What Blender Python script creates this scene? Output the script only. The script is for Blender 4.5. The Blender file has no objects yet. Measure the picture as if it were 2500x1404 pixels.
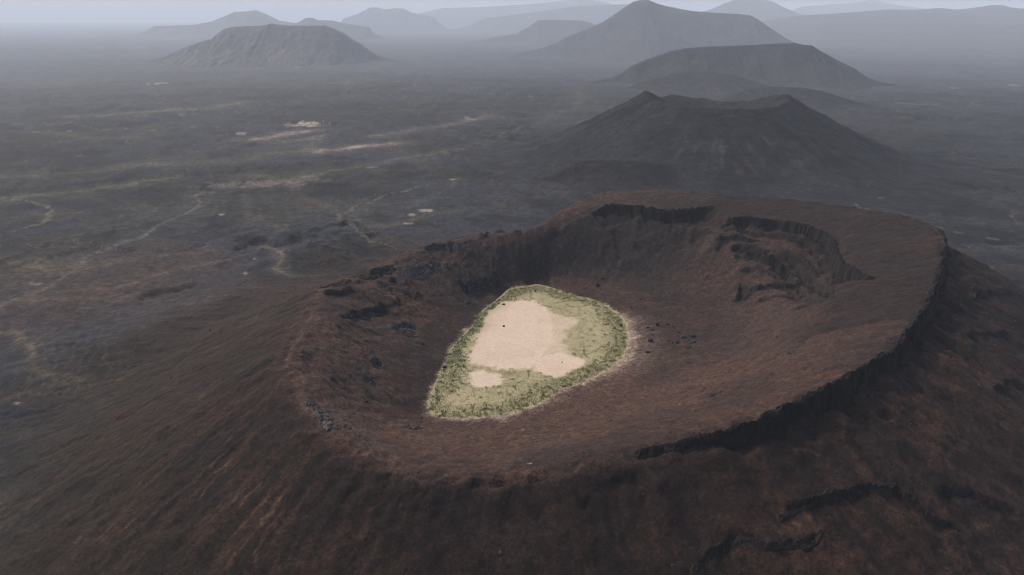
import bpy, math, random
import numpy as np

random.seed(7)
RNG = np.random.default_rng(7)
SC = bpy.context.scene
COL = SC.collection

# ------------------------------------------------------------------ camera, sky, sun, exposure
F_PX, CX, CY, HORIZON = 1668.0, 1250.0, 702.0, 35.0       # photograph is 2500 x 1404
CAM_Z = 325.0
PITCH = math.atan((CY - HORIZON) / F_PX)
cam_data = bpy.data.cameras.new("camera")
cam = bpy.data.objects.new("camera", cam_data)
COL.objects.link(cam)
cam.location = (0, 0, CAM_Z)
cam.rotation_euler = (math.pi / 2 - PITCH, 0, 0)
cam_data.sensor_width = 36.0
cam_data.lens = 36.0 * F_PX / 2500.0
cam_data.clip_start = 1.0
cam_data.clip_end = 200000.0
SC.camera = cam

SUN_DIR = np.array([-0.76, 0.62])            # towards the sun, horizontally
SUN_DIR = SUN_DIR / np.linalg.norm(SUN_DIR)
SUN_EL = math.radians(46)
world = bpy.data.worlds.new("World")
SC.world = world
world.use_nodes = True
wn = world.node_tree.nodes
bg = wn["Background"]
sky = wn.new("ShaderNodeTexSky")
sky.sky_type = 'NISHITA'
sky.sun_disc = False
sky.sun_elevation = SUN_EL
sky.sun_rotation = math.atan2(SUN_DIR[0], SUN_DIR[1])
sky.air_density = 1.0
sky.dust_density = 4.0
sky.ozone_density = 1.0
world.node_tree.links.new(sky.outputs[0], bg.inputs[0])
bg.inputs[1].default_value = 0.12

sun_data = bpy.data.lights.new("sun", 'SUN')
sun_data.energy = 2.2
sun_data.angle = math.radians(4)
sun_data.color = (1.0, 0.92, 0.81)
sun = bpy.data.objects.new("sun", sun_data)
COL.objects.link(sun)
ce = math.cos(SUN_EL)
import mathutils
sun.rotation_euler = mathutils.Vector((SUN_DIR[0] * ce, SUN_DIR[1] * ce, math.sin(SUN_EL))).to_track_quat('Z', 'Y').to_euler()
sun.location = (0, 0, 2000)

vs = SC.view_settings
vs.view_transform = 'Standard'
vs.look = 'None'
vs.gamma = 1.0
vs.use_curve_mapping = False
vs.exposure = 0.61
SC.cycles.max_bounces = 6
SC.cycles.diffuse_bounces = 3
SC.cycles.volume_bounces = 1
SC.cycles.filter_width = 1.2
SC.cycles.use_denoising = True
SC.cycles.use_adaptive_sampling = False

# ------------------------------------------------------------------ noise helpers
_GX = np.cos(np.linspace(0, 2 * np.pi, 256, endpoint=False)).astype(np.float32)
_GY = np.sin(np.linspace(0, 2 * np.pi, 256, endpoint=False)).astype(np.float32)


def _hash(ix, iy, seed):
    h = ix.astype(np.uint32) * np.uint32(374761393) + iy.astype(np.uint32) * np.uint32(668265263) + np.uint32((seed * 2246822519 + 12345) & 0xffffffff)
    h ^= h >> np.uint32(13)
    h *= np.uint32(1274126177)
    h ^= h >> np.uint32(16)
    return (h & np.uint32(255)).astype(np.int32)


def perlin(x, y, seed=0):
    x = np.asarray(x, dtype=np.float64); y = np.asarray(y, dtype=np.float64)
    fx = np.floor(x); fy = np.floor(y)
    ix = fx.astype(np.int32); iy = fy.astype(np.int32)
    dx = (x - fx).astype(np.float32); dy = (y - fy).astype(np.float32)
    u = dx * dx * dx * (dx * (dx * 6 - 15) + 10)
    v = dy * dy * dy * (dy * (dy * 6 - 15) + 10)

    def g(ax, ay, ex, ey):
        h = _hash(ax, ay, seed)
        return _GX.take(h) * ex + _GY.take(h) * ey
    a = g(ix, iy, dx, dy); b = g(ix + 1, iy, dx - 1, dy)
    c = g(ix, iy + 1, dx, dy - 1); d = g(ix + 1, iy + 1, dx - 1, dy - 1)
    a = a + (b - a) * u; c = c + (d - c) * u
    return (a + (c - a) * v) * 1.5


def fbm(x, y, scale, octv=4, gain=0.5, seed=0):
    s = 0.0; amp = 1.0; f = 1.0 / scale; tot = 0.0
    for o in range(octv):
        s = s + amp * perlin(x * f + 17.3 * o, y * f - 9.1 * o, seed + o)
        tot += amp; amp *= gain; f *= 2.03
    return s / tot * 1.3


def ridged(x, y, scale, octv=3, seed=0):
    s = 0.0; amp = 1.0; f = 1.0 / scale; tot = 0.0
    for o in range(octv):
        s = s + amp * (1 - np.abs(perlin(x * f + 3.7 * o, y * f + 5.1 * o, seed + o)) * 1.6)
        tot += amp; amp *= 0.5; f *= 2.07
    return np.clip(s / tot, 0, 1)


def sstep(a, b, x):
    t = np.clip((x - a) / (b - a), 0, 1)
    return t * t * (3 - 2 * t)


def cells(x, y, c, seed):
    """random value of the nearest cell and the distance to the cell border"""
    gx = np.floor(x / c); gy = np.floor(y / c)
    d1 = np.full(x.shape, 1e9); d2 = np.full(x.shape, 1e9); val = np.zeros(x.shape)
    for i in (-1, 0, 1):
        for j in (-1, 0, 1):
            ix = (gx + i).astype(np.int64); iy = (gy + j).astype(np.int64)
            h1 = _hash(ix, iy, seed) / 255.0; h2 = _hash(ix, iy, seed + 71) / 255.0; h3 = _hash(ix, iy, seed + 143) / 255.0
            d = np.hypot((ix + h1) * c - x, (iy + h2) * c - y)
            nearer = d < d1
            d2 = np.where(nearer, d1, np.minimum(d2, d)); val = np.where(nearer, h3, val); d1 = np.where(nearer, d, d1)
    return val, d2 - d1


# ------------------------------------------------------------------ picking positions: where the sight line of a pixel meets the ground
def ray(px, py):
    r = (px - CX) / F_PX; u = -(py - CY) / F_PX
    return np.array([r, math.cos(PITCH) + u * math.sin(PITCH), -math.sin(PITCH) + u * math.cos(PITCH)])


def at_z(px, py, z):
    d = ray(px, py); t = (z - CAM_Z) / d[2]
    return np.array([d[0] * t, d[1] * t])


def at_y(px, py, y):
    d = ray(px, py); t = y / d[1]
    return np.array([d[0] * t, y, CAM_Z + d[2] * t])


# ------------------------------------------------------------------ the lava plain
BUMPS = []
HUM = at_z(730, 600, 5)


def ground0(x, y):
    r = np.hypot(x, y)
    z = 7.0 * fbm(x, y, 620, 4, 0.5, 11)
    z = z - 240 * sstep(900, 9000, r)                 # the plain falls away from the crater
    far = sstep(2500, 9000, r)
    z = z + far * 22 * fbm(x, y, 3800, 4, 0.5, 21)
    # lava flow lobes with steep little fronts
    l1 = fbm(x, y + 0.4 * x, 420, 5, 0.55, 31)
    z = z + 3.5 * sstep(-0.03, 0.05, l1) + 3.0 * sstep(0.22, 0.28, l1)
    l2 = fbm(x, y, 1300, 5, 0.55, 41)
    z = z + 7.0 * sstep(0.0, 0.05, l2) * sstep(1200, 2200, r)
    hm = np.exp(-((x - HUM[0]) / 150) ** 2 - ((y - HUM[1]) / 120) ** 2)
    z = z + hm * 13 * (ridged(x, y, 85, 4, 51) - .62)
    for bx, by, rad, h in BUMPS:
        z = z + h * np.exp(-((x - bx) ** 2 + (y - by) ** 2) / (rad * rad))
    return z


for px, py, rad, h in [(590, 762, 95, 26), (300, 850, 80, 16), (800, 590, 70, 14), (640, 640, 60, 8)]:
    p = at_z(px, py, 8)
    BUMPS.append((p[0], p[1], rad, h))

# ------------------------------------------------------------------ the crater: rim, floor and wall profile
PLAYA_Z = 25.0
CEN = np.array([20.0, 600.0])
RIM = [  # pixel x, pixel y, height of the crest
    (1190, 1166, 78), (1330, 1150, 80), (1480, 1112, 86), (1640, 1075, 93), (1760, 1050, 98), (1860, 1020, 103), (1960, 975, 106), (2060, 925, 109),
    (2180, 850, 112), (2250, 765, 114), (2285, 690, 115), (2303, 610, 116), (2270, 545, 116), (2220, 522, 115), (2120, 510, 112), (1980, 488, 109),
    (1830, 475, 107), (1690, 466, 107), (1560, 460, 106), (1480, 466, 103), (1420, 487, 96), (1330, 540, 82), (1265, 564, 75), (1180, 570, 74),
    (1115, 585, 73), (1040, 597, 73), (940, 642, 74), (870, 662, 76), (790, 700, 79), (765, 745, 81), (725, 805, 85), (697, 850, 88),
    (700, 905, 88), (722, 955, 87), (765, 1015, 85), (820, 1070, 82), (890, 1113, 80), (1000, 1145, 79), (1090, 1162, 78)]
PLAYA = [(1310, 695), (1260, 702), (1240, 708), (1210, 735), (1170, 765), (1160, 790), (1120, 830), (1095, 860), (1085, 890), (1065, 925), (1055, 960),
         (1040, 985), (1050, 1010), (1068, 1019), (1110, 1023), (1180, 1019), (1240, 1015), (1280, 1000), (1330, 980), (1370, 955), (1430, 932), (1480, 905),
         (1520, 875), (1533, 845), (1535, 805), (1515, 770), (1470, 740), (1420, 725), (1370, 712), (1335, 700)]
NT = 720
TH = np.linspace(0, 2 * np.pi, NT, endpoint=False)


def per_interp(th, vals):
    o = np.argsort(th); th = np.asarray(th)[o]; vals = np.asarray(vals)[o]
    return np.interp(TH, np.concatenate([th - 2 * np.pi, th, th + 2 * np.pi]), np.concatenate([vals] * 3))


def per_smooth(a, n):
    k = np.hanning(2 * n + 3)[1:-1]; k /= k.sum()
    return np.convolve(np.concatenate([a[-n - 1:], a, a[:n + 1]]), k, 'same')[n + 1:-n - 1]


rim_w = np.array([list(at_z(a, b, c)) + [c] for a, b, c in RIM])
_d = rim_w[:, :2] - CEN
R_RIM = per_smooth(per_interp(np.arctan2(_d[:, 1], _d[:, 0]) % (2 * np.pi), np.hypot(_d[:, 0], _d[:, 1])), 5)
Z_RIM = per_smooth(per_interp(np.arctan2(_d[:, 1], _d[:, 0]) % (2 * np.pi), rim_w[:, 2]), 10)
playa_w = np.array([at_z(a, b, PLAYA_Z) for a, b in PLAYA])
_d = playa_w - CEN
R_PLA = per_smooth(per_interp(np.arctan2(_d[:, 1], _d[:, 0]) % (2 * np.pi), np.hypot(_d[:, 0], _d[:, 1])), 3)
# wall profiles: fraction of the wall height at u = 0, .1, .2 ... 1 from the floor to the crest
PROF = {0: [0, .03, .06, .11, .18, .33, .56, .80, .90, .96, 1], 20: [0, .03, .06, .11, .20, .38, .62, .84, .90, .96, 1],
        42: [0, .03, .07, .15, .30, .52, .78, .88, .93, .97, 1], 65: [0, .03, .07, .20, .43, .67, .88, .92, .95, .98, 1],
        85: [0, .03, .08, .22, .42, .60, .76, .88, .95, .98, 1], 110: [0, .05, .13, .24, .37, .50, .63, .76, .87, .95, 1],
        150: [0, .06, .14, .24, .36, .49, .62, .75, .87, .95, 1], 190: [0, .06, .14, .24, .35, .47, .60, .73, .86, .95, 1],
        230: [0, .06, .14, .24, .35, .46, .58, .70, .83, .94, 1], 270: [0, .05, .11, .19, .28, .39, .51, .64, .78, .91, 1],
        310: [0, .05, .10, .18, .28, .40, .53, .66, .79, .91, 1], 340: [0, .04, .08, .14, .22, .34, .50, .68, .82, .93, 1]}
_pk = np.radians(np.array(list(PROF.keys()), float)); _pv = np.array(list(PROF.values()))
PROF_T = np.stack([per_smooth(per_interp(_pk, _pv[:, i]), 15) for i in range(11)], 1)       # NT x 11
SLOPE_T = per_smooth(per_interp(np.radians([0, 40, 90, 130, 180, 205, 235, 270, 310, 340]), np.array([.60, .58, .5, .5, .40, .37, .42, .52, .60, .62])), 20)


def t_look(tab, th):
    f = (th % (2 * np.pi)) / (2 * np.pi) * NT
    i = np.floor(f).astype(int) % NT; w = f - np.floor(f)
    return tab[i] * (1 - w) + tab[(i + 1) % NT] * w


def crater_uv(x, y):
    dx = x - CEN[0] + 3.2 * fbm(x, y, 24, 3, .6, 61); dy = y - CEN[1] + 3.2 * fbm(x, y, 24, 3, .6, 67)
    r = np.hypot(dx, dy); th = np.arctan2(dy, dx)
    rr = t_look(R_RIM, th); rp = t_look(R_PLA, th)
    return r, th, rr, rp


def crater0(x, y, g=None):
    r, th, rr, rp = crater_uv(x, y)
    zr = t_look(Z_RIM, th)
    u = np.clip((r - rp) / (rr - rp), 0, 1) * 10
    f = (th % (2 * np.pi)) / (2 * np.pi) * NT
    i = np.floor(f).astype(int) % NT
    k = np.clip(np.floor(u).astype(int), 0, 9); w = u - k
    p = PROF_T[i, k] * (1 - w) + PROF_T[i, k + 1] * w
    zin = PLAYA_Z + (zr - PLAYA_Z) * p
    zin = np.where(r < rp, PLAYA_Z - 0.035 * (rp - r), zin)
    d = np.maximum(r - rr, 0)
    s = t_look(SLOPE_T, th)
    zc = zr - s * d - 0.00
    if g is None:
        g = ground0(x, y)
    kk = 9.0
    m = np.maximum(zc, g)
    zo = m + kk * np.log1p(np.exp(-np.abs(zc - g) / kk)) * sstep(0, 90, d)
    return np.where(r <= rr, zin, zo)


def surf0(x, y):
    return crater0(x, y)


_T = np.concatenate([np.linspace(250, 1600, 900), np.geomspace(1602, 40000, 900)])


def pick(px, py):
    """ground position under a pixel of the photograph"""
    d = ray(px, py)
    X = d[0] * _T; Y = d[1] * _T; Z = CAM_Z + d[2] * _T
    h = surf0(X, Y)
    below = np.nonzero(Z < h)[0]
    i = below[0] if len(below) else len(_T) - 1
    if i == 0:
        return np.array([X[0], Y[0]])
    a = Z[i - 1] - h[i - 1]; b = h[i] - Z[i]
    w = a / (a + b + 1e-9)
    return np.array([X[i - 1] + (X[i] - X[i - 1]) * w, Y[i - 1] + (Y[i] - Y[i - 1]) * w])


# ------------------------------------------------------------------ scarps (small cliffs) in the terrain
def poly_dist(x, y, pts):
    """distance, side (+ left of the line) and 0..1 position along a polyline"""
    best = np.full(x.shape, 1e18); perp = np.zeros(x.shape); side = np.zeros(x.shape); pos = np.zeros(x.shape)
    seg = np.hypot(*(pts[1:] - pts[:-1]).T); L = np.concatenate([[0], np.cumsum(seg)])
    for i in range(len(pts) - 1):
        ax, ay = pts[i]; bx, by = pts[i + 1]
        ex, ey = bx - ax, by - ay; l2 = ex * ex + ey * ey + 1e-9
        t = np.clip(((x - ax) * ex + (y - ay) * ey) / l2, 0, 1)
        qx = x - ax - ex * t; qy = y - ay - ey * t
        d2 = qx * qx + qy * qy
        cr = (ex * (y - ay) - ey * (x - ax)) / math.sqrt(l2)
        m = (d2 < best * (1 - 1e-9) - 1e-9) | ((d2 < best * (1 + 1e-9) + 1e-9) & (np.abs(cr) > perp))
        best = np.where(m, d2, best)
        perp = np.where(m, np.abs(cr), perp)
        side = np.where(m, np.sign(cr), side)
        pos = np.where(m, (L[i] + t * seg[i]) / L[-1], pos)
    return np.sqrt(best), side, pos


SCARP_PX = [  # points along the edge, a point on its low side, drop, width of the face, length over which the drop dies out, roughness
    ([(1440, 520), (1470, 508), (1500, 502), (1560, 506), (1610, 515), (1650, 518), (1690, 514), (1745, 503)], (1600, 580), 15, 7, 42, 4),
    ([(1762, 545), (1785, 533), (1830, 530), (1880, 538), (1930, 544), (1970, 552), (2010, 570), (2040, 592), (2042, 620), (2056, 648), (2090, 664), (2128, 682)], (1900, 620), 15, 3, 30, 3),
    ([(1755, 568), (1800, 570), (1855, 580)], (1800, 600), 4.5, 3, 25, 2),
    ([(1783, 600), (1800, 590), (1840, 592), (1885, 618)], (1820, 640), 9, 3, 16, 3),
    ([(1905, 598), (1930, 608), (1955, 632), (1975, 655), (2010, 675), (2050, 692), (2030, 725)], (1940, 690), 11, 3, 18, 3),
    ([(1965, 612), (1985, 632), (2000, 655)], (1965, 650), 5, 3, 18, 2),
    ([(1845, 705), (1880, 690), (1920, 678), (1955, 668)], (1900, 720), 5, 4, 20, 2),
    ([(1798, 735), (1800, 712), (1806, 688), (1850, 712)], (1835, 730), 8, 3, 16, 3),
    ([(1855, 630), (1875, 622), (1915, 640), (1945, 650)], (1880, 670), 5, 3, 12, 3),
    ([(1960, 735), (2000, 718), (2060, 722)], (1990, 745), 4, 3, 18, 2),
    ([(835, 775), (850, 762), (880, 752), (920, 748), (940, 736)], (890, 800), 7, 3, 25, 3),
    ([(995, 662), (1020, 652), (1055, 640), (1078, 641)], (1040, 690), 6, 3, 25, 2),
    ([(1115, 692), (1150, 688), (1190, 678), (1212, 662)], (1170, 715), 8, 4, 30, 3),
    ([(1265, 640), (1300, 628), (1345, 636)], (1310, 670), 9, 5, 30, 3),
    ([(875, 657), (905, 655), (935, 648), (965, 640)], (920, 690), 9, 4, 30, 3),
    ([(960, 795), (985, 785), (1010, 790)], (985, 830), 4, 4, 20, 3),
    ([(1030, 603), (1070, 595), (1100, 597), (1125, 612)], (1080, 630), 7, 4, 30, 2),
    ([(785, 712), (830, 712), (860, 700)], (820, 735), 5, 3, 20, 2),
    ([(905, 880), (930, 885), (940, 900)], (915, 915), 5, 3, 15, 2),
    ([(1760, 556), (1800, 548), (1860, 553), (1930, 560), (1985, 578), (2015, 610), (2030, 650), (2062, 672)], (1880, 620), 6.5, 2, 10, 3),
    ([(1795, 612), (1840, 606), (1885, 628), (1930, 650), (1960, 680), (2000, 700)], (1860, 660), 6.5, 2, 10, 3),
    ([(1800, 660), (1850, 648), (1900, 662), (1935, 690), (1985, 712)], (1860, 690), 5.5, 2, 10, 3),
    ([(1840, 735), (1890, 722), (1950, 708), (2000, 725)], (1900, 745), 5, 2, 10, 3),
    # outer flank
    ([(1480, 1116), (1640, 1079), (1760, 1054), (1860, 1024), (1890, 1006), (1960, 979), (2060, 929), (2180, 856), (2250, 772), (2290, 694), (2308, 612), (2275, 548)], (2300, 900), 15, 3, 40, 4),
    ([(1905, 1255), (1930, 1232), (1980, 1212), (2040, 1195), (2110, 1182), (2190, 1182), (2230, 1215), (2270, 1255), (2340, 1290)], (2080, 1290), 4.5, 1.6, 30, 6),
    ([(1690, 1390), (1730, 1345), (1790, 1310), (1835, 1302), (1865, 1332), (1930, 1322), (1975, 1325), (2010, 1290)], (1850, 1390), 3.5, 1.5, 22, 5),
    ([(1400, 1235), (1440, 1190), (1510, 1150), (1580, 1128)], (1540, 1240), 3, 3, 40, 3),
    ([(2320, 712), (2370, 716), (2400, 700), (2480, 712)], (2400, 760), 4, 2, 25, 3),
    ([(2360, 800), (2420, 806), (2470, 815)], (2400, 850), 3, 2, 25, 3),
    ([(2420, 945), (2470, 930), (2500, 940)], (2450, 990), 4, 2, 25, 3),
    ([(2290, 1210), (2350, 1195), (2420, 1215), (2480, 1240)], (2380, 1290), 4, 1.6, 28, 6),
    ([(1110, 1172), (1180, 1169), (1260, 1166), (1340, 1155)], (1200, 1230), 2.5, 3, 30, 4),
    ([(760, 715), (768, 745), (740, 790), (712, 835), (706, 900)], (640, 830), 3, 3, 25, 2),
    # lava fronts on the plain
    ([(560, 612), (600, 592), (650, 578), (690, 592), (745, 572)], (620, 640), 9, 6, 60, 8),
    ([(795, 550), (850, 538), (900, 552), (925, 572)], (860, 590), 8, 6, 60, 6),
    ([(310, 735), (350, 715), (420, 702), (490, 690)], (400, 740), 6, 5, 60, 6),
    ([(2110, 322), (2170, 350), (2240, 385), (2275, 430), (2300, 465), (2400, 500), (2500, 520)], (2150, 420), 9, 8, 90, 10),
    ([(2250, 280), (2330, 290), (2420, 310), (2500, 320)], (2350, 330), 9, 10, 120, 12),
    ([(2060, 250), (2150, 262), (2280, 270)], (2150, 290), 8, 10, 100, 12),
    ([(0, 470), (150, 450), (330, 430), (520, 420), (700, 405)], (300, 470), 6, 8, 90, 12),
]
SCARPS = []
N_WALL = [i for i, q in enumerate(SCARP_PX) if q[0][0] == (1480, 1116)][0] + 1      # the ledges of the inner walls and the rim come first
for pts, low, h, w, L, rough in SCARP_PX:
    P = np.array([pick(*p) for p in pts])
    lo = pick(*low)
    _, sd, _ = poly_dist(np.array([lo[0]]), np.array([lo[1]]), P)
    SCARPS.append((P, sd[0], h, w, L, rough))


def scarps(x, y):
    z = np.zeros(x.shape); face = np.zeros(x.shape)
    for n, (P, sg, h, w, L, rough) in enumerate(SCARPS):
        pad = 4 * L
        m = (x > P[:, 0].min() - pad) & (x < P[:, 0].max() + pad) & (y > P[:, 1].min() - pad) & (y < P[:, 1].max() + pad)
        if not m.any():
            continue
        xx = x[m]; yy = y[m]
        wx = xx + rough * fbm(xx, yy, rough * 5, 3, 0.6, 200 + n); wy = yy + rough * fbm(xx, yy, rough * 5, 3, 0.6, 260 + n)
        d, sd, pos = poly_dist(wx, wy, P)
        s = d * sd * sg
        plen = np.hypot(*(P[-1] - P[0]))
        tap = sstep(0, 0.12, pos) * sstep(0, 0.12, 1 - pos)
        hh = h * (0.75 + 0.5 * fbm(xx, yy, 22, 3, 0.5, 300 + n)) * tap
        z[m] += np.where(s > 0, -hh * sstep(0, w, s) * np.exp(-np.maximum(s - w, 0) / L) * (1 - sstep(.7 * L, 1.7 * L, s - w)), 0.12 * hh * np.exp(-np.abs(s) / 5))
        face[m] = np.maximum(face[m], (1.0 if n < N_WALL else min(1.0, (h + 1) / 13)) * tap * np.clip(.75 + 1.2 * fbm(xx, yy, 11, 3, .6, 340 + n), 0, 1) * sstep(-1.0, 0.5, s) * (1 - sstep(w * 1.4, w * 2.8 + 2.0, s)))
    return z, face


# ------------------------------------------------------------------ colour fields (albedo of the rock, soil and plants)
def c3(*v):
    return np.array(v, float)


def mixc(col, c, m):
    m = np.clip(m, 0, 1)[:, None]
    return col * (1 - m) + np.asarray(c)[None, :] * m


def blob(x, y, px, py, rad):
    p = pick(px, py)
    return np.exp(-((x - p[0]) ** 2 + (y - p[1]) ** 2) / (rad * rad))


TRACK_PX = [  # wadis, tracks and dry stream beds: points, half width m, strength, colour
    ([(560, 470), (500, 470), (478, 478), (490, 493), (480, 505), (440, 530), (390, 548), (340, 580), (215, 625), (185, 660), (110, 705), (0, 748)], 2.2, .75, (.15, .135, .105)),
    ([(640, 590), (685, 615), (692, 635), (668, 655), (720, 675), (790, 672)], 3.6, .95, (.20, .165, .12)),
    ([(0, 812), (45, 815), (70, 850), (80, 885), (100, 915), (200, 925)], 3.6, 1.1, (.12, .092, .062)),
    ([(600, 480), (605, 520), (640, 540), (700, 552)], 9, .6, (.075, .068, .048)),
    ([(710, 455), (725, 475), (790, 500), (860, 525), (880, 540)], 9, .65, (.08, .07, .05)),
    ([(1120, 430), (1100, 455), (1050, 485), (990, 510)], 5, .6, (.10, .09, .075)),
    ([(880, 558), (930, 552), (1000, 540), (1060, 520), (1130, 512)], 6, .7, (.10, .085, .05)),
    ([(0, 494), (68, 476), (172, 466), (312, 450), (340, 438), (424, 430)], 10, .9, (.13, .125, .06)),
    ([(0, 434), (100, 430), (240, 418), (340, 398), (440, 402), (590, 395), (640, 378), (712, 370), (760, 366)], 22, .6, (.10, .085, .055)),
    ([(170, 285), (212, 282), (300, 278), (400, 270), (520, 262), (600, 248)], 20, .85, (.17, .16, .08)),
    ([(60, 322), (152, 326), (208, 336), (332, 336)], 18, .55, (.11, .105, .05)),
    ([(618, 341), (660, 335), (700, 328), (752, 320)], 16, 1.0, (.33, .27, .22)),
    ([(690, 346), (740, 340), (775, 337), (790, 330)], 9, .7, (.22, .18, .15)),
    ([(784, 368), (840, 363), (880, 357), (915, 354), (960, 350)], 15, 1.0, (.33, .26, .215)),
    ([(740, 370), (765, 350), (780, 335)], 14, .6, (.11, .105, .065)),
    ([(910, 332), (1000, 318), (1060, 312), (1140, 296), (1200, 280)], 16, .7, (.18, .145, .115)),
    ([(620, 425), (760, 432), (880, 405), (960, 390), (1060, 375), (1180, 350), (1310, 310)], 14, .7, (.11, .10, .06)),
    ([(640, 440), (720, 438), (780, 425)], 5, .6, (.17, .145, .115)),
    ([(240, 520), (330, 500), (400, 510)], 9, .4, (.085, .08, .045)),
    ([(0, 530), (70, 525), (200, 520)], 10, .45, (.085, .08, .045)),
    ([(1410, 215), (1420, 245), (1400, 270), (1300, 290)], 18, .4, (.13, .115, .09)),
    ([(0, 668), (150, 665), (300, 640), (420, 620), (560, 612)], 5, .6, (.10, .075, .05)),
    ([(0, 748), (120, 715), (250, 705), (330, 690), (420, 660), (520, 640)], 7, .5, (.14, .095, .065)),
    ([(60, 735), (200, 728), (280, 735), (320, 720)], 4, .5, (.13, .10, .07)),
    ([(40, 640), (90, 640), (100, 655)], 12, .7, (.14, .12, .075)),
    ([(80, 650), (160, 652), (220, 640), (330, 630)], 6, .5, (.12, .095, .05)),
    ([(0, 970), (60, 960), (160, 960), (260, 930), (400, 880)], 4, .5, (.13, .085, .055)),
    ([(1330, 330), (1370, 375), (1400, 400), (1460, 430)], 8, .4, (.12, .10, .08)),
]
TRACKS = [(np.array([pick(*p) for p in pts]), w, s, c) for pts, w, s, c in TRACK_PX]
PALE_PX = [  # pale clay pans: pixel, half width along x and y in metres, strength
    (745, 305, 60, 70, .9), (587, 326, 16, 14, .9), (880, 358, 40, 20, .6),
    (390, 204, 75, 60, .95), (1040, 515, 17, 9, .95), (1005, 525, 7, 6, .8), (990, 545, 8, 5, .8), (1105, 438, 16, 8, .7), (900, 408, 25, 12, .4),
    (560, 455, 70, 40, .16), (640, 450, 80, 40, .2), (720, 445, 70, 35, .2), (360, 402, 70, 30, .16), (2475, 207, 40, 30, .8), (2330, 215, 40, 30, .5), (210, 90, 400, 300, .7),
    (265, 96, 300, 260, .7), (100, 100, 400, 300, .5), (420, 95, 400, 300, .6), (320, 116, 500, 160, .5), (860, 74, 500, 200, .6), (1400, 41, 1600, 900, .6),
    (2150, 484, 22, 5, .6), (2190, 470, 25, 5, .6), (1070, 440, 10, 6, .7), (1150, 288, 26, 30, .5), (755, 155, 100, 100, .6),
    (540, 525, 5, 4, .8), (90, 695, 9, 6, .6), (40, 985, 8, 4, .7), (600, 667, 4, 3, .8), (622, 632, 4, 3, .8)]
PALES = [(pick(a, b), c, d, e) for a, b, c, d, e in PALE_PX]


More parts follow.
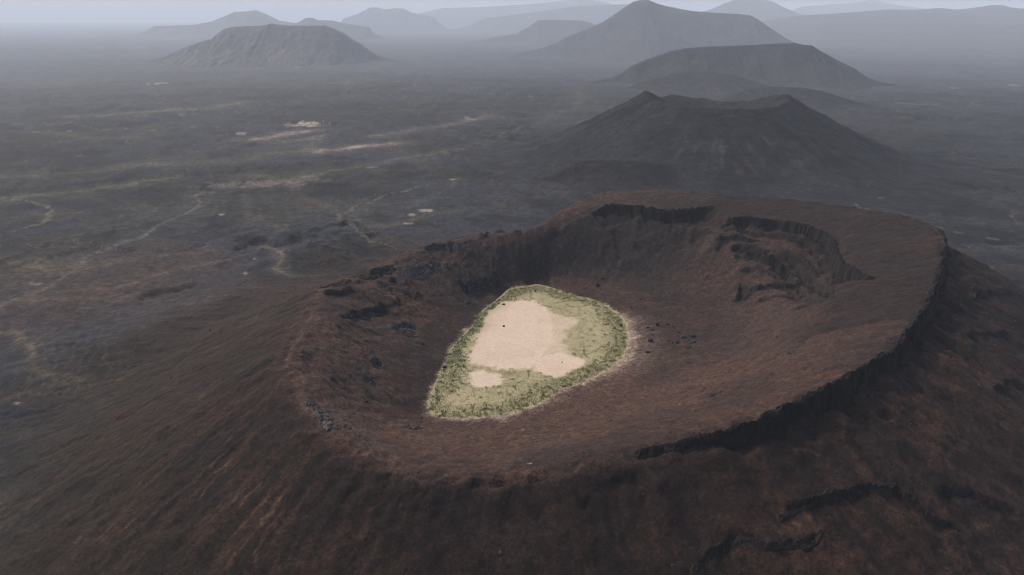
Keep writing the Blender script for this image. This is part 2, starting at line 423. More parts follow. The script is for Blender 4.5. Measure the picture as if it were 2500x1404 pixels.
def plain_colour(x, y):
    r = np.hypot(x, y)
    n = x.shape[0]
    col = np.repeat(c3(.050, .057, .076)[None], n, 0)
    a = fbm(x, y, 900, 5, 0.6, 401); b = fbm(x, y, 260, 5, 0.6, 411); c = fbm(x + 0.5 * y, y, 90, 4, 0.6, 421)
    col = mixc(col, c3(.018, .018, .021), sstep(0.02, 0.16, a + .15 * c) * .8)
    col = mixc(col, c3(.020, .020, .023), sstep(0.05, 0.2, fbm(x, y + .3 * x, 480, 5, .62, 405)) * .7)
    col = mixc(col, c3(.085, .076, .062), sstep(0.02, 0.35, b) * .45 * (1 - .4 * sstep(3000, 9000, r)))       # dry grass
    col = mixc(col, c3(.085, .066, .058), sstep(0.05, 0.4, c) * .6)
    col = mixc(col, c3(.018, .018, .020), sstep(0.08, 0.4, -c) * .8)
    e2 = fbm(x, y, 36, 3, .65, 425)
    col = col * (1 + .32 * np.clip(e2, -.8, .8))[:, None] * RNG.uniform(.85, 1.15, (n, 1))
    sw = sstep(0.25, 0.5, fbm(x, y * 1.0, 500, 5, 0.6, 431)) * sstep(0.1, 0.4, fbm(x, y, 70, 3, 0.6, 441))
    col = mixc(col, c3(.16, .14, .10), sw * .5)
    # sandy lowland towards the far left
    ll = sstep(3000, 6500, r) * sstep(0.05, -0.35, x / (r + 1)) * (.6 + .6 * fbm(x, y, 2500, 4, .5, 451))
    col = mixc(col, c3(.10, .085, .075), ll * .35)
    # reddish cinder ground left of the cone
    for px, py, rad, s in [(560, 745, 95, .85), (300, 690, 120, .85), (420, 640, 90, .5), (150, 740, 90, .75), (40, 660, 70, .5), (640, 720, 60, .6), (1000, 600, 60, .3)]:
        col = mixc(col, c3(.105, .062, .050), blob(x, y, px, py, rad) * s * (.7 + .8 * fbm(x, y, 30, 4, .6, 461)))
    # contour-like pale lines on the rippled knoll
    k = blob(x, y, 270, 860, 85)
    rp = np.sin((x * .75 + y * .35) / 1.45 + 5 * fbm(x, y, 26, 3, .5, 471))
    col = mixc(col, c3(.10, .085, .055), k * sstep(.45, .95, rp) * .75)
    wob_x = x + 6 * fbm(x, y, 40, 3, .6, 481) * np.clip(r / 900, .6, 4); wob_y = y + 6 * fbm(x, y, 40, 3, .6, 491) * np.clip(r / 900, .6, 4)
    col = col * c3(.40, .385, .375)
    brk = .55 + .9 * fbm(x, y, 55, 4, .6, 495)
    for P, w, s, cc in TRACKS:
        pad = w * 6 + 40
        m = (x > P[:, 0].min() - pad) & (x < P[:, 0].max() + pad) & (y > P[:, 1].min() - pad) & (y < P[:, 1].max() + pad)
        if m.any():
            d, _, _ = poly_dist(wob_x[m], wob_y[m], P)
            q = .62 * np.exp(-(d / w) ** 2) * s * np.clip(brk[m], .2, 1.2) + .16 * s * np.exp(-(d / (w * 3.5)) ** 2)
            col[m] = mixc(col[m], cc, q)
    wx = x + 40 * fbm(x, y, 160, 4, .6, 511); wy = y + 40 * fbm(x, y, 160, 4, .6, 521)
    for sc_, sd_, th_, st_, cc in [(330, 531, .985, .5, (.10, .09, .072)), (170, 541, .985, .4, (.085, .075, .06)), (900, 551, .988, .55, (.13, .115, .085))]:
        ln = 1 - np.abs(perlin(wx / sc_, wy / sc_, sd_)) * 1.6
        wdt = (1 - th_) * np.clip(r / 1500, .7, 5)
        col = mixc(col, cc, sstep(1 - wdt, 1 - .3 * wdt, ln) * st_ * sstep(-.15, .25, fbm(x, y, sc_ * 1.7, 3, .6, sd_ + 5)) * sstep(9000, 4000, r))
    jag = fbm(x, y, 30, 4, .6, 501); jag2 = fbm(x, y, 300, 4, .6, 503)
    for p, sx, sy, s in PALES:
        q = np.sqrt(((x - p[0]) / sx) ** 2 + ((y - p[1]) / sy) ** 2) + 1.3 * (jag if sx < 150 else jag2)
        col = mixc(col, c3(.36, .29, .235), sstep(1.15, .3, q) * s * (.55 + .8 * np.clip(jag + .3, 0, 1)))
    return col


DARK = c3(.585, .46, .405)
PLAYA_SAND = c3(.445, .352, .27)


def crater_colour(x, y, face, nz):
    r, th, rr, rp = crater_uv(x, y)
    d = r - rr                                   # outside distance from the crest
    u = np.clip((r - rp) / (rr - rp), 0, 1.0)
    deg = np.degrees(th) % 360
    arc = ((th - math.pi / 2) % (2 * math.pi)) * 300
    n1 = fbm(x, y, 60, 5, .6, 601); n2 = fbm(x, y, 16, 4, .6, 611); n3 = fbm(x, y, 5, 3, .6, 621)
    col = np.repeat(c3(.058, .039, .033)[None], x.shape[0], 0)
    col = mixc(col, c3(.030, .025, .025), sstep(-.05, .35, n1) * .75)
    col = mixc(col, c3(.092, .060, .046), sstep(.0, .4, n2) * .55)
    col = mixc(col, c3(.024, .022, .023), sstep(.1, .45, -n2) * .5)
    ins = (d < 0)
    # inner walls
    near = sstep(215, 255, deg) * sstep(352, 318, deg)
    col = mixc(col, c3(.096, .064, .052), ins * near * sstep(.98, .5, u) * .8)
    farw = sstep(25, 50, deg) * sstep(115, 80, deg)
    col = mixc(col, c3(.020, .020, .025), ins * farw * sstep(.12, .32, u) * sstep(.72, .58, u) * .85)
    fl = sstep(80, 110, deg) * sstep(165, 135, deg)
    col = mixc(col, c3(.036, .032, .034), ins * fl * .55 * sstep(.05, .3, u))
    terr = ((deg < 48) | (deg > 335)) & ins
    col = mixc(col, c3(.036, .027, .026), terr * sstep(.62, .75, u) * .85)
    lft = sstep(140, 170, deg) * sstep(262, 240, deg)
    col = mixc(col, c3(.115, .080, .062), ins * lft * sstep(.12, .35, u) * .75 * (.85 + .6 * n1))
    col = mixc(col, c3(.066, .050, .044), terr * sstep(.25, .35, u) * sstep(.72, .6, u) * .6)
    for px, py, rad, s in [(850, 700, 42, .8), (960, 720, 38, .6), (1000, 660, 40, .4), (900, 715, 30, .5), (1090, 640, 35, .3), (1750, 1010, 40, .4), (1560, 1040, 30, .35),
                           (1850, 945, 30, .35), (1960, 790, 22, .3), (800, 840, 25, .35), (2240, 590, 40, .35)]:
        col = mixc(col, c3(.115, .072, .043), blob(x, y, px, py, rad) * s * (.75 + .7 * n2))
    for px, py, rad, s in [(1050, 860, 45, .5), (1650, 790, 40, .4), (1560, 720, 45, .3), (1000, 900, 35, .4), (1700, 830, 40, .45), (1330, 650, 30, .6), (1600, 590, 60, .5)]:
        col = mixc(col, c3(.030, .026, .030), blob(x, y, px, py, rad) * s * (.8 + .6 * n1))
    for px, py, rad, s in [(1500, 720, 30, .4), (1620, 870, 22, .35), (1520, 1010, 25, .35), (1300, 1080, 30, .25)]:
        col = mixc(col, c3(.085, .078, .050), blob(x, y, px, py, rad) * s * (.8 + .6 * n2))
    mk = rocky(x, y, deg, u, d)
    v1, b1 = cells(x + 2 * fbm(x, y, 9, 2, .5, 883), y + 2 * fbm(x, y, 9, 2, .5, 885), 9.0, 886)
    col = mixc(col, c3(.062, .056, .056), mk * .7 * (.4 + .9 * v1))
    col = mixc(col, c3(.022, .021, .023), mk * np.exp(-(b1 / 1.3) ** 2) * .8)
    # grey rubble chutes on the walls
    for pts, w, s in [([(790, 985), (840, 1010), (870, 1045), (910, 1090)], 7, .7), ([(820, 860), (870, 890), (900, 930)], 9, .5), ([(1740, 560), (1725, 610), (1715, 640)], 6, .5),
                      ([(860, 820), (900, 850), (935, 880)], 6, .5), ([(985, 780), (990, 830)], 9, .5), ([(1190, 600), (1220, 640), (1180, 690), (1130, 720)], 8, .4),
                      ([(1380, 540), (1370, 590)], 8, .35), ([(740, 960), (770, 1000), (810, 1050)], 5, .6)]:
        P = np.array([pick(*p) for p in pts])
        dd, _, _ = poly_dist(x + 4 * n2, y + 4 * n2, P)
        col = mixc(col, c3(.085, .075, .072), np.exp(-(dd / w) ** 2) * s * (.6 + 1.2 * np.clip(n3 + .2, 0, 1)))
    # thin pale lines: stone rows and foot paths on the floor slopes
    ln = ridged(x + 8 * n1, y + 8 * n1, 38, 2, 631)
    col = mixc(col, c3(.16, .125, .095), ins * sstep(.55, .1, u) * near * sstep(.955, .995, ln) * .45)
    # bands along the slope inside
    cb = fbm(arc / 9, d, 3.5, 3, .6, 641)
    col = mixc(col, c3(.11, .075, .058), ins * near * sstep(.55, .95, u) * sstep(.1, .5, cb) * .45)
    col = mixc(col, c3(.030, .024, .023), ins * sstep(.4, .9, u) * sstep(.12, .5, -cb) * .4)
    wash = fbm(arc + 6 * n1, r / 7, 8, 4, .6, 645)
    col = mixc(col, c3(.125, .088, .068), ins * sstep(.1, .45, wash) * sstep(.03, .2, u) * .25)
    col = mixc(col, c3(.022, .020, .021), ins * sstep(.1, .45, -wash) * sstep(.1, .3, u) * .3)
    big = fbm(x, y, 110, 4, .55, 647)
    col = mixc(col, c3(.030, .027, .028), ins * sstep(.05, .4, big) * .5)
    spk = sstep(.35, .6, fbm(x, y, 3.4, 2, .6, 649)) * sstep(-.1, .25, n2)
    col = mixc(col, c3(.016, .015, .016), spk * .7)
    # outer flank: rills and pale streaks running down the slope
    out = sstep(2, 14, d)
    arc_r = ((th - math.pi / 2) % (2 * math.pi)) * 330 + 4 * n1
    rl = fbm(arc_r / 1.0, d / 9, 4.2, 3, .6, 651)
    rl2 = fbm(arc_r, d / 7, 13, 3, .6, 661)
    left = sstep(165, 195, deg) * sstep(275, 240, deg)
    rgt = sstep(275, 305, deg) + (deg < 60)
    col = mixc(col, c3(.046, .034, .029), out * .4)
    col = mixc(col, c3(.022, .020, .020), out * sstep(.0, .35, rl2) * .8)
    col = mixc(col, c3(.085, .060, .046), out * sstep(.05, .4, -rl2) * .6)
    lw = left * sstep(30, 170, d)
    col = mixc(col, c3(.064, .057, .036), out * lw * (.55 + .6 * n1))
    stk = sstep(.20, .5, rl) * sstep(-.05, .4, fbm(arc_r, d, 40, 3, .6, 671)) * sstep(8, 45, d)
    col = mixc(col, c3(.19, .15, .11), out * stk * (.75 * left + .35) * .75)
    col = mixc(col, c3(.020, .019, .019), out * sstep(.2, .55, -rl) * .55)
    sp = sstep(.25, .6, n3) * sstep(-.1, .3, n2)
    col = mixc(col, c3(.095, .070, .055), sp * .35)
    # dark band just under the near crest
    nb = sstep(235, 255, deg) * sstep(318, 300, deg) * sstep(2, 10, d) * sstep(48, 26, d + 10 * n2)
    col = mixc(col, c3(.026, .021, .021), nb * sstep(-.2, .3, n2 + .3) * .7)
    # a smoother pale chute in front
    ch = blob(x, y, 1230, 1330, 22)
    col = mixc(col, c3(.068, .052, .044), ch * .6)
    # bare rock on the scarp faces and anything very steep
    col = mixc(col, c3(.012, .012, .014), face * (.95 + .3 * n3))
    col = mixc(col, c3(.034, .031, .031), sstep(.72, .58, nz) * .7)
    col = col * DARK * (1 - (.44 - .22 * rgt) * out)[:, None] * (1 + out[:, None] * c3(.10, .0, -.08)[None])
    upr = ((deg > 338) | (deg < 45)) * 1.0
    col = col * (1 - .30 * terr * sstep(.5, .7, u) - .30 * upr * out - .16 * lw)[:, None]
    # clay washed up around the lake bed
    shore = r - rp + 3.5 * fbm(x, y, 9, 4, .6, 681) + 2 * fbm(arc, r / 6, 5, 2, .6, 691)
    rs_ = np.clip(sstep(300, 345, deg) + (deg < 40) * sstep(50, 20, deg), 0, 1)
    wid = 1.5 + 17 * rs_ + 10 * near * (.7 + n2)
    fing = .6 + 1.1 * fbm(arc / 1.0, r / 8, 7, 3, .6, 693)
    col = mixc(col, c3(.17, .122, .094), sstep(wid * 2.4, 1, shore) * .6 * np.clip(fing, 0, 1))
    col = mixc(col, c3(.32, .24, .18), sstep(wid * .7, 0, shore) * .75 * np.clip(fing + .2, 0, 1))
    col = col * RNG.uniform(.72, 1.28, (x.shape[0], 1))
    return col, sstep(120, 300, d)


# ------------------------------------------------------------------ mesh and material helpers
def put(o, parent=None, label=None, cat=None, group=None, kind=None):
    COL.objects.link(o)
    if parent is not None:
        o.parent = parent
    for k, v in (("label", label), ("category", cat), ("group", group), ("kind", kind)):
        if v is not None:
            o[k] = v
    return o


def mesh_np(name, verts, faces, col=None, mat=None, smooth=True):
    me = bpy.data.meshes.new(name)
    faces = np.asarray(faces)
    nv = len(verts); nf, k = faces.shape
    me.vertices.add(nv)
    me.vertices.foreach_set("co", np.asarray(verts, np.float32).ravel())
    me.loops.add(nf * k)
    me.loops.foreach_set("vertex_index", faces.astype(np.int32).ravel())
    me.polygons.add(nf)
    me.polygons.foreach_set("loop_start", np.arange(0, nf * k, k, dtype=np.int32))
    me.polygons.foreach_set("use_smooth", np.full(nf, smooth, dtype=bool))
    me.update(calc_edges=True)
    if col is not None:
        a = me.attributes.new("Col", 'FLOAT_COLOR', 'POINT')
        c = np.ones((nv, 4), np.float32); c[:, :3] = col
        a.data.foreach_set("color", c.ravel())
    if mat is not None:
        me.materials.append(mat)
    me.validate()
    return me


def terrain_mat(name, fine=1.0, bump=1.0, mid=1.0):
    m = bpy.data.materials.new(name); m.use_nodes = True
    nt = m.node_tree; N = nt.nodes; L = nt.links
    b = N["Principled BSDF"]
    b.inputs["Roughness"].default_value = 0.95
    b.inputs["Specular IOR Level"].default_value = 0.15
    at = N.new("ShaderNodeAttribute"); at.attribute_name = "Col"
    tc = N.new("ShaderNodeTexCoord")
    n1 = N.new("ShaderNodeTexNoise"); n1.inputs["Scale"].default_value = 0.55 * fine; n1.inputs["Detail"].default_value = 6; n1.inputs["Roughness"].default_value = .78
    n2 = N.new("ShaderNodeTexVoronoi"); n2.inputs["Scale"].default_value = 0.7 * fine
    L.new(tc.outputs["Object"], n1.inputs["Vector"]); L.new(tc.outputs["Object"], n2.inputs["Vector"])
    r1 = N.new("ShaderNodeMapRange"); r1.inputs[1].default_value = .3; r1.inputs[2].default_value = .7; r1.inputs[3].default_value = .35; r1.inputs[4].default_value = 1.65
    L.new(n1.outputs["Fac"], r1.inputs[0])
    r2 = N.new("ShaderNodeMapRange"); r2.inputs[1].default_value = .0; r2.inputs[2].default_value = 1.0; r2.inputs[3].default_value = .75; r2.inputs[4].default_value = 1.25
    sx = N.new("ShaderNodeSeparateColor"); L.new(n2.outputs["Color"], sx.inputs[0]); L.new(sx.outputs[0], r2.inputs[0])
    mu = N.new("ShaderNodeMath"); mu.operation = 'MULTIPLY'; L.new(r1.outputs[0], mu.inputs[0]); L.new(r2.outputs[0], mu.inputs[1])
    n3 = N.new("ShaderNodeTexNoise"); n3.inputs["Scale"].default_value = 0.20 * fine; n3.inputs["Detail"].default_value = 6; n3.inputs["Roughness"].default_value = .72
    L.new(tc.outputs["Object"], n3.inputs["Vector"])
    r3 = N.new("ShaderNodeMapRange"); r3.inputs[1].default_value = .36; r3.inputs[2].default_value = .64; r3.inputs[3].default_value = 1 - .42 * mid; r3.inputs[4].default_value = 1 + .42 * mid
    L.new(n3.outputs["Fac"], r3.inputs[0])
    m3 = N.new("ShaderNodeMath"); m3.operation = 'MULTIPLY'; L.new(mu.outputs[0], m3.inputs[0]); L.new(r3.outputs[0], m3.inputs[1])
    v3 = N.new("ShaderNodeTexVoronoi"); v3.inputs["Scale"].default_value = 0.16 * fine; L.new(tc.outputs["Object"], v3.inputs["Vector"])      # scattered stones and scrub
    s3 = N.new("ShaderNodeSeparateColor"); L.new(v3.outputs["Color"], s3.inputs[0])
    rd = N.new("ShaderNodeMath"); rd.operation = 'MULTIPLY_ADD'; L.new(s3.outputs[1], rd.inputs[0]); rd.inputs[1].default_value = .34; rd.inputs[2].default_value = -.10
    lt = N.new("ShaderNodeMath"); lt.operation = 'LESS_THAN'; L.new(v3.outputs["Distance"], lt.inputs[0]); L.new(rd.outputs[0], lt.inputs[1])
    ms = N.new("ShaderNodeMath"); ms.operation = 'MULTIPLY_ADD'; L.new(lt.outputs[0], ms.inputs[0]); ms.inputs[1].default_value = -.5 * mid; ms.inputs[2].default_value = 1.0
    mu = N.new("ShaderNodeMath"); mu.operation = 'MULTIPLY'; L.new(m3.outputs[0], mu.inputs[0]); L.new(ms.outputs[0], mu.inputs[1])
    vm = N.new("ShaderNodeVectorMath"); vm.operation = 'SCALE'; L.new(at.outputs["Color"], vm.inputs[0]); L.new(mu.outputs[0], vm.inputs["Scale"])
    L.new(vm.outputs[0], b.inputs["Base Color"])
    bp = N.new("ShaderNodeBump"); bp.inputs["Strength"].default_value = 1.0; bp.inputs["Distance"].default_value = 1.3 * bump
    L.new(n1.outputs["Fac"], bp.inputs["Height"]); L.new(bp.outputs[0], b.inputs["Normal"])
    return m


MAT_CRATER = terrain_mat("cinder_ground", 1.1, .8)
MAT_PLAIN = terrain_mat("lava_ground", 0.28, 2.6)
MAT_HILL = terrain_mat("hill_ground", 0.12, 6.0)
MAT_ROCK = terrain_mat("basalt_rock", 3.0, .15, .4)


def plant_mat():
    m = bpy.data.materials.new("grass_blades"); m.use_nodes = True
    N = m.node_tree.nodes; L = m.node_tree.links; b = N["Principled BSDF"]
    at = N.new("ShaderNodeAttribute"); at.attribute_name = "Col"
    L.new(at.outputs["Color"], b.inputs["Base Color"])
    b.inputs["Roughness"].default_value = .8; b.inputs["Specular IOR Level"].default_value = .2
    return m


MAT_GRASS = plant_mat()


def grid_faces(nr, nc):
    i = np.arange(nr - 1)[:, None] * nc + np.arange(nc - 1)[None, :]
    return np.stack([i, i + 1, i + nc + 1, i + nc], -1).reshape(-1, 4)


def detail_plain(x, y):
    r = np.hypot(x, y)
    return .9 * fbm(x, y, 24, 3, .55, 701) + .5 * ridged(x, y, 9, 2, 711) * sstep(2200, 900, r)


# ------------------------------------------------------------------ lava plain
def build_plain():
    rs = [300.0]
    while rs[-1] < 60000:
        r = rs[-1]
        rs.append(r + min(max(r * r / (325 * 683) * 1.35, 1.6), .022 * r))
    rs = np.array(rs)
    front = np.radians(np.linspace(48, 132, 900))
    back = np.radians(np.linspace(132, 408, 70))[1:]
    an = np.concatenate([front, back])
    R, A = np.meshgrid(rs, an, indexing='ij')
    x = (R * np.cos(A)).ravel(); y = (R * np.sin(A)).ravel()
    sz, face = scarps(x, y)
    out = crater_uv(x, y); dd = out[0] - out[2]
    keep = sstep(150, 320, dd)                     # under the cone the plain stays smooth
    z = ground0(x, y) + sz * keep + detail_plain(x, y) * keep
    z = z - 3 * (1 - sstep(60, 200, dd))
    col = plain_colour(x, y)
    col = mixc(col, c3(.024, .023, .025), face * .7)
    f = grid_faces(len(rs), len(an))[:, ::-1]
    me = mesh_np("lava_plain", np.stack([x, y, z], 1), f, col, MAT_PLAIN)
    return put(bpy.data.objects.new("lava_plain", me), kind="structure", label="dark lava plain with pale dry stream beds stretching to the hazy horizon")


# ------------------------------------------------------------------ crater cone
def rocky(x, y, deg, u, d):
    """where bare jointed rock shows through the cinders on the inner walls"""
    a = sstep(98, 112, deg) * sstep(182, 165, deg) * sstep(.32, .5, u) * sstep(1.02, .9, u)
    b = 0.0 * u
    c = sstep(185, 195, deg) * sstep(238, 225, deg) * sstep(.45, .6, u) * sstep(1.0, .9, u) * .7
    e = sstep(238, 252, deg) * sstep(312, 298, deg) * sstep(0, 5, d) * sstep(34, 20, d) * .55
    m = (np.clip(a, 0, 1) + np.clip(b, 0, 1) + c) * (d < 0) + e
    return m * sstep(-.02, .22, fbm(x, y, 34, 4, .6, 881) + .06)


def crater_height(x, y):
    g = ground0(x, y)
    r, th, rr, rp = crater_uv(x, y)
    d = r - rr
    sz, face = scarps(x, y)
    z = crater0(x, y, g) + sz
    u = np.clip((r - rp) / (rr - rp), 0, 1)
    amp = sstep(.0, .25, u)
    z = z + amp * (1.6 * fbm(x, y, 42, 4, .5, 801) + 1.0 * fbm(x, y, 11, 3, .6, 811) + .22 * perlin(x / 4.4, y / 4.4, 815))
    # rills on the flank, blocky ground on the right
    arc_r = ((th - math.pi / 2) % (2 * math.pi)) * 330 + 4 * fbm(x, y, 60, 5, .6, 601)
    out = sstep(3, 20, d)
    z = z + out * (1.0 * fbm(arc_r, d / 8, 12, 3, .6, 821) + .4 * fbm(arc_r, d / 8, 4.2, 2, .6, 651))
    deg = np.degrees(th) % 360
    rough = ((deg > 300) | (deg < 60)) * out + sstep(.3, .45, u) * sstep(.8, .68, u) * ((deg < 50) | (deg > 340)) * .8
    z = z + rough * (1.3 * (ridged(x, y, 13, 3, 831) - .5))
    mk = rocky(x, y, deg, u, d)
    q = np.nonzero(mk > .01)[0]
    if len(q):
        xx = x[q] + 2 * fbm(x[q], y[q], 9, 2, .5, 883); yy = y[q] + 2 * fbm(x[q], y[q], 9, 2, .5, 885)
        v1, b1 = cells(xx, yy, 9.0, 886); v2, b2 = cells(xx, yy, 4.2, 887)
        z[q] += mk[q] * (3.4 * (v1 - .4) + 1.5 * (v2 - .4) - 1.0 * np.exp(-(b1 / 1.0) ** 2))
    # rounded, slightly broken crest
    z = z - 2.2 * np.exp(-(d / 4.0) ** 2) + 2.6 * np.exp(-(d / 8.0) ** 2) * fbm(x, y, 13, 3, .65, 841)
    z = z - 2.5 * sstep(270, 335, d)
    return z, face, d


def build_crater():
    st = 1.6
    xs = np.arange(-560, 780, st); ys = np.arange(130, 1190, st)
    Y, X = np.meshgrid(ys, xs, indexing='ij')
    x = X.ravel(); y = Y.ravel()
    z, face, d = crater_height(x, y)
    nr, nc = Y.shape
    Z = z.reshape(nr, nc)
    gy, gx = np.gradient(Z, st)
    nz = 1 / np.sqrt(1 + gx ** 2 + gy ** 2)
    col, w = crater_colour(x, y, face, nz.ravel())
    w = np.clip(w + .35 * fbm(x, y, 30, 4, .6, 851) * (w > 0) * (w < 1), 0, 1)
    q = np.nonzero(w > 0)[0]
    col[q] = col[q] * (1 - w[q][:, None]) + plain_colour(x[q], y[q]) * w[q][:, None]
    f = grid_faces(nr, nc)
    D = d.reshape(nr, nc); ok = (D[:-1, :-1] < 338)
    f = f[ok.ravel()]
    used = np.unique(f); remap = np.full(len(x), -1); remap[used] = np.arange(len(used))
    v = np.stack([x, y, z], 1)[used]
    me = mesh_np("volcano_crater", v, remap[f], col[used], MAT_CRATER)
    return put(bpy.data.objects.new("volcano_crater", me), kind="structure", label="large brown cinder crater around the pale lake bed with a dark cliffed right rim")


# ------------------------------------------------------------------ lake bed and its grass
BARE_PX = [[(1255, 736), (1300, 737), (1330, 750), (1345, 790), (1350, 830), (1325, 865), (1300, 885), (1290, 898), (1240, 901), (1190, 891), (1150, 886), (1160, 850), (1183, 800), (1196, 760), (1225, 739)],
           [(1295, 884), (1330, 876), (1365, 864), (1400, 872), (1424, 880), (1420, 893), (1395, 903), (1375, 914), (1352, 921), (1330, 912), (1312, 900)],
           [(1152, 913), (1175, 908), (1200, 912), (1224, 930), (1198, 942), (1175, 944), (1150, 932)]]
SPARSE_PX = [[(1330, 748), (1370, 770), (1415, 780), (1413, 795), (1385, 805), (1380, 830), (1390, 855), (1410, 875), (1350, 880), (1300, 890), (1340, 840)]]
BARE = [np.array([at_z(a, b, PLAYA_Z) for a, b in P]) for P in BARE_PX]
SPARSE = [np.array([at_z(a, b, PLAYA_Z) for a, b in P]) for P in SPARSE_PX]


def inside(x, y, P):
    r = np.zeros(x.shape, bool)
    n = len(P)
    for i in range(n):
        x1, y1 = P[i]; x2, y2 = P[(i + 1) % n]
        c = ((y1 > y) != (y2 > y)) & (x < (x2 - x1) * (y - y1) / (y2 - y1 + 1e-12) + x1)
        r ^= c
    return r


def sdf(x, y, P):
    d, _, _ = poly_dist(x, y, np.concatenate([P, P[:1]]))
    return np.where(inside(x, y, P), -d, d)


def veg_fields(x, y):
    wx = x + 6 * fbm(x, y, 13, 4, .65, 901); wy = y + 6 * fbm(x, y, 13, 4, .65, 911)
    bare = np.minimum.reduce([sdf(wx, wy, P) for P in BARE])
    sp = np.minimum.reduce([sdf(wx, wy, P) for P in SPARSE])
    edge = -sdf(x, y, playa_w)                      # inwards from the shore
    return bare, sp, edge


def build_playa():
    st = 1.2
    xs = np.arange(-110, 150, st); ys = np.arange(440, 790, st)
    Y, X = np.meshgrid(ys, xs, indexing='ij'); x = X.ravel(); y = Y.ravel()
    bare, sp, edge = veg_fields(x, y)
    z = PLAYA_Z + .06 * fbm(x, y, 20, 3, .5, 921)
    col = np.repeat(PLAYA_SAND[None], len(x), 0)
    col = mixc(col, c3(.40, .31, .235), sstep(0, .5, fbm(x, y, 40, 3, .5, 931)) * .5)
    crk = ridged(x + 3 * fbm(x, y, 10, 3, .6, 936), y, 26, 2, 937)
    col = mixc(col, c3(.31, .235, .175), sstep(.93, .99, crk) * .45)
    ringn = np.sin((bare + 5 * fbm(x, y, 30, 3, .5, 933)) / 2.6)
    col = mixc(col, c3(.385, .295, .225), sstep(.3, 1, ringn) * sstep(-28, -2, bare) * .22)
    col = mixc(col, c3(.38, .29, .22), sstep(.1, .5, fbm(x, y, 12, 4, .6, 935)) * .3)
    col = mixc(col, c3(.25, .222, .118), sstep(0, 6, bare) * (1 - .75 * sstep(3, -6, sp)) * .85)
    g = sstep(26, 4, edge + 8 * fbm(x, y, 30, 3, .5, 941))
    col = mixc(col, c3(.25, .215, .125), g * .6)
    f = grid_faces(*Y.shape)
    ok = (edge.reshape(Y.shape)[:-1, :-1] > -.9).ravel()
    f = f[ok]; used = np.unique(f); remap = np.full(len(x), -1); remap[used] = np.arange(len(used))
    m = terrain_mat("lake_clay", 1.2, .05, .12)
    for n in m.node_tree.nodes:
        if n.type == 'MAP_RANGE':
            n.inputs[3].default_value = .94; n.inputs[4].default_value = 1.06
    me = mesh_np("lake_bed", np.stack([x, y, z], 1)[used], remap[f], col[used], m)
    return put(bpy.data.objects.new("dry_lake_bed", me), kind="structure", label="pale pinkish dry lake bed on the crater floor")


def build_grass():
    n = 260000
    x = RNG.uniform(-110, 150, n); y = RNG.uniform(445, 785, n)
    bare, sp, edge = veg_fields(x, y)
    cl = fbm(x, y, 6, 3, .6, 951); c2 = fbm(x, y, 32, 3, .5, 961)
    deg = np.degrees(np.arctan2(y - CEN[1], x - CEN[0])) % 360
    leftside = sstep(95, 115, deg) * sstep(215, 195, deg)
    wid = 30 + 10 * c2 - 14 * leftside
    green = sstep(wid, wid * .35, edge)
    dens = .45 + .35 * c2 + .6 * cl + .75 * green + .8 * leftside * green
    tail = sstep(30, 5, np.hypot(x - at_z(1230, 930, 25)[0], (y - at_z(1230, 930, 25)[1]) * .5)) * .5
    tail2 = sstep(18, 4, np.hypot(x - at_z(1410, 860, 25)[0], y - at_z(1410, 860, 25)[1])) * .6
    dens = dens + tail + tail2
    dens = dens * sstep(-1, 5, bare) * (1 - .8 * sstep(4, -5, sp)) * (sstep(-.6, 1.6 + 1.8 * (1 - leftside), edge + 1.5 * cl) + .05 * sstep(-14, 0, edge + 5 * cl))
    keep = RNG.random(n) < dens * .62
    x = x[keep]; y = y[keep]; green = np.clip(green + .5 * tail[keep.nonzero()[0]] if False else green[keep], 0, 1)
    gl = leftside[keep]; cl = cl[keep]
    k = len(x)
    B = 6
    ang = RNG.random((k, B)) * 2 * np.pi
    s = RNG.uniform(.22, .46, k) * (1 + .9 * np.clip(cl, 0, 1)) * (1 + .35 * green)
    rad = s[:, None] * RNG.uniform(.5, 1.1, (k, B)); ht = s[:, None] * RNG.uniform(.5, 1.1, (k, B))
    wd = s[:, None] * .34
    z0 = place_z(x, y) - .03
    cx = x[:, None]; cy = y[:, None]; cz = np.repeat(z0[:, None], B, 1)
    px = -np.sin(ang); py = np.cos(ang)
    a = np.stack([cx + px * wd, cy + py * wd, cz], -1)
    b = np.stack([cx - px * wd, cy - py * wd, cz], -1)
    c = np.stack([cx + np.cos(ang) * rad, cy + np.sin(ang) * rad, cz + ht], -1)
    v = np.stack([a, b, c], 2).reshape(-1, 3)
    f = np.arange(len(v)).reshape(-1, 3)
    t = RNG.random(k)
    g1 = c3(.075, .100, .026); g2 = c3(.18, .18, .055); g3 = c3(.33, .27, .135); gd = c3(.06, .11, .03)
    pg = np.clip(.38 + .45 * green + .4 * cl, 0, 1)
    col = np.where((t < pg)[:, None], g1 + (g2 - g1) * RNG.random((k, 1)), g3 + (g2 - g3) * RNG.random((k, 1)) * .8)
    col = col * (1 - (gl * green * .9)[:, None]) + gd * (gl * green * .9)[:, None]
    col = col * RNG.uniform(.7, 1.25, (k, 1))
    me = mesh_np("grass", v, f, np.repeat(col, B * 3, 0), MAT_GRASS, smooth=False)
    print("tufts", k)
    return put(bpy.data.objects.new("grass", me), kind="stuff", label="green and straw coloured grass tufts ringing the pale lake bed")


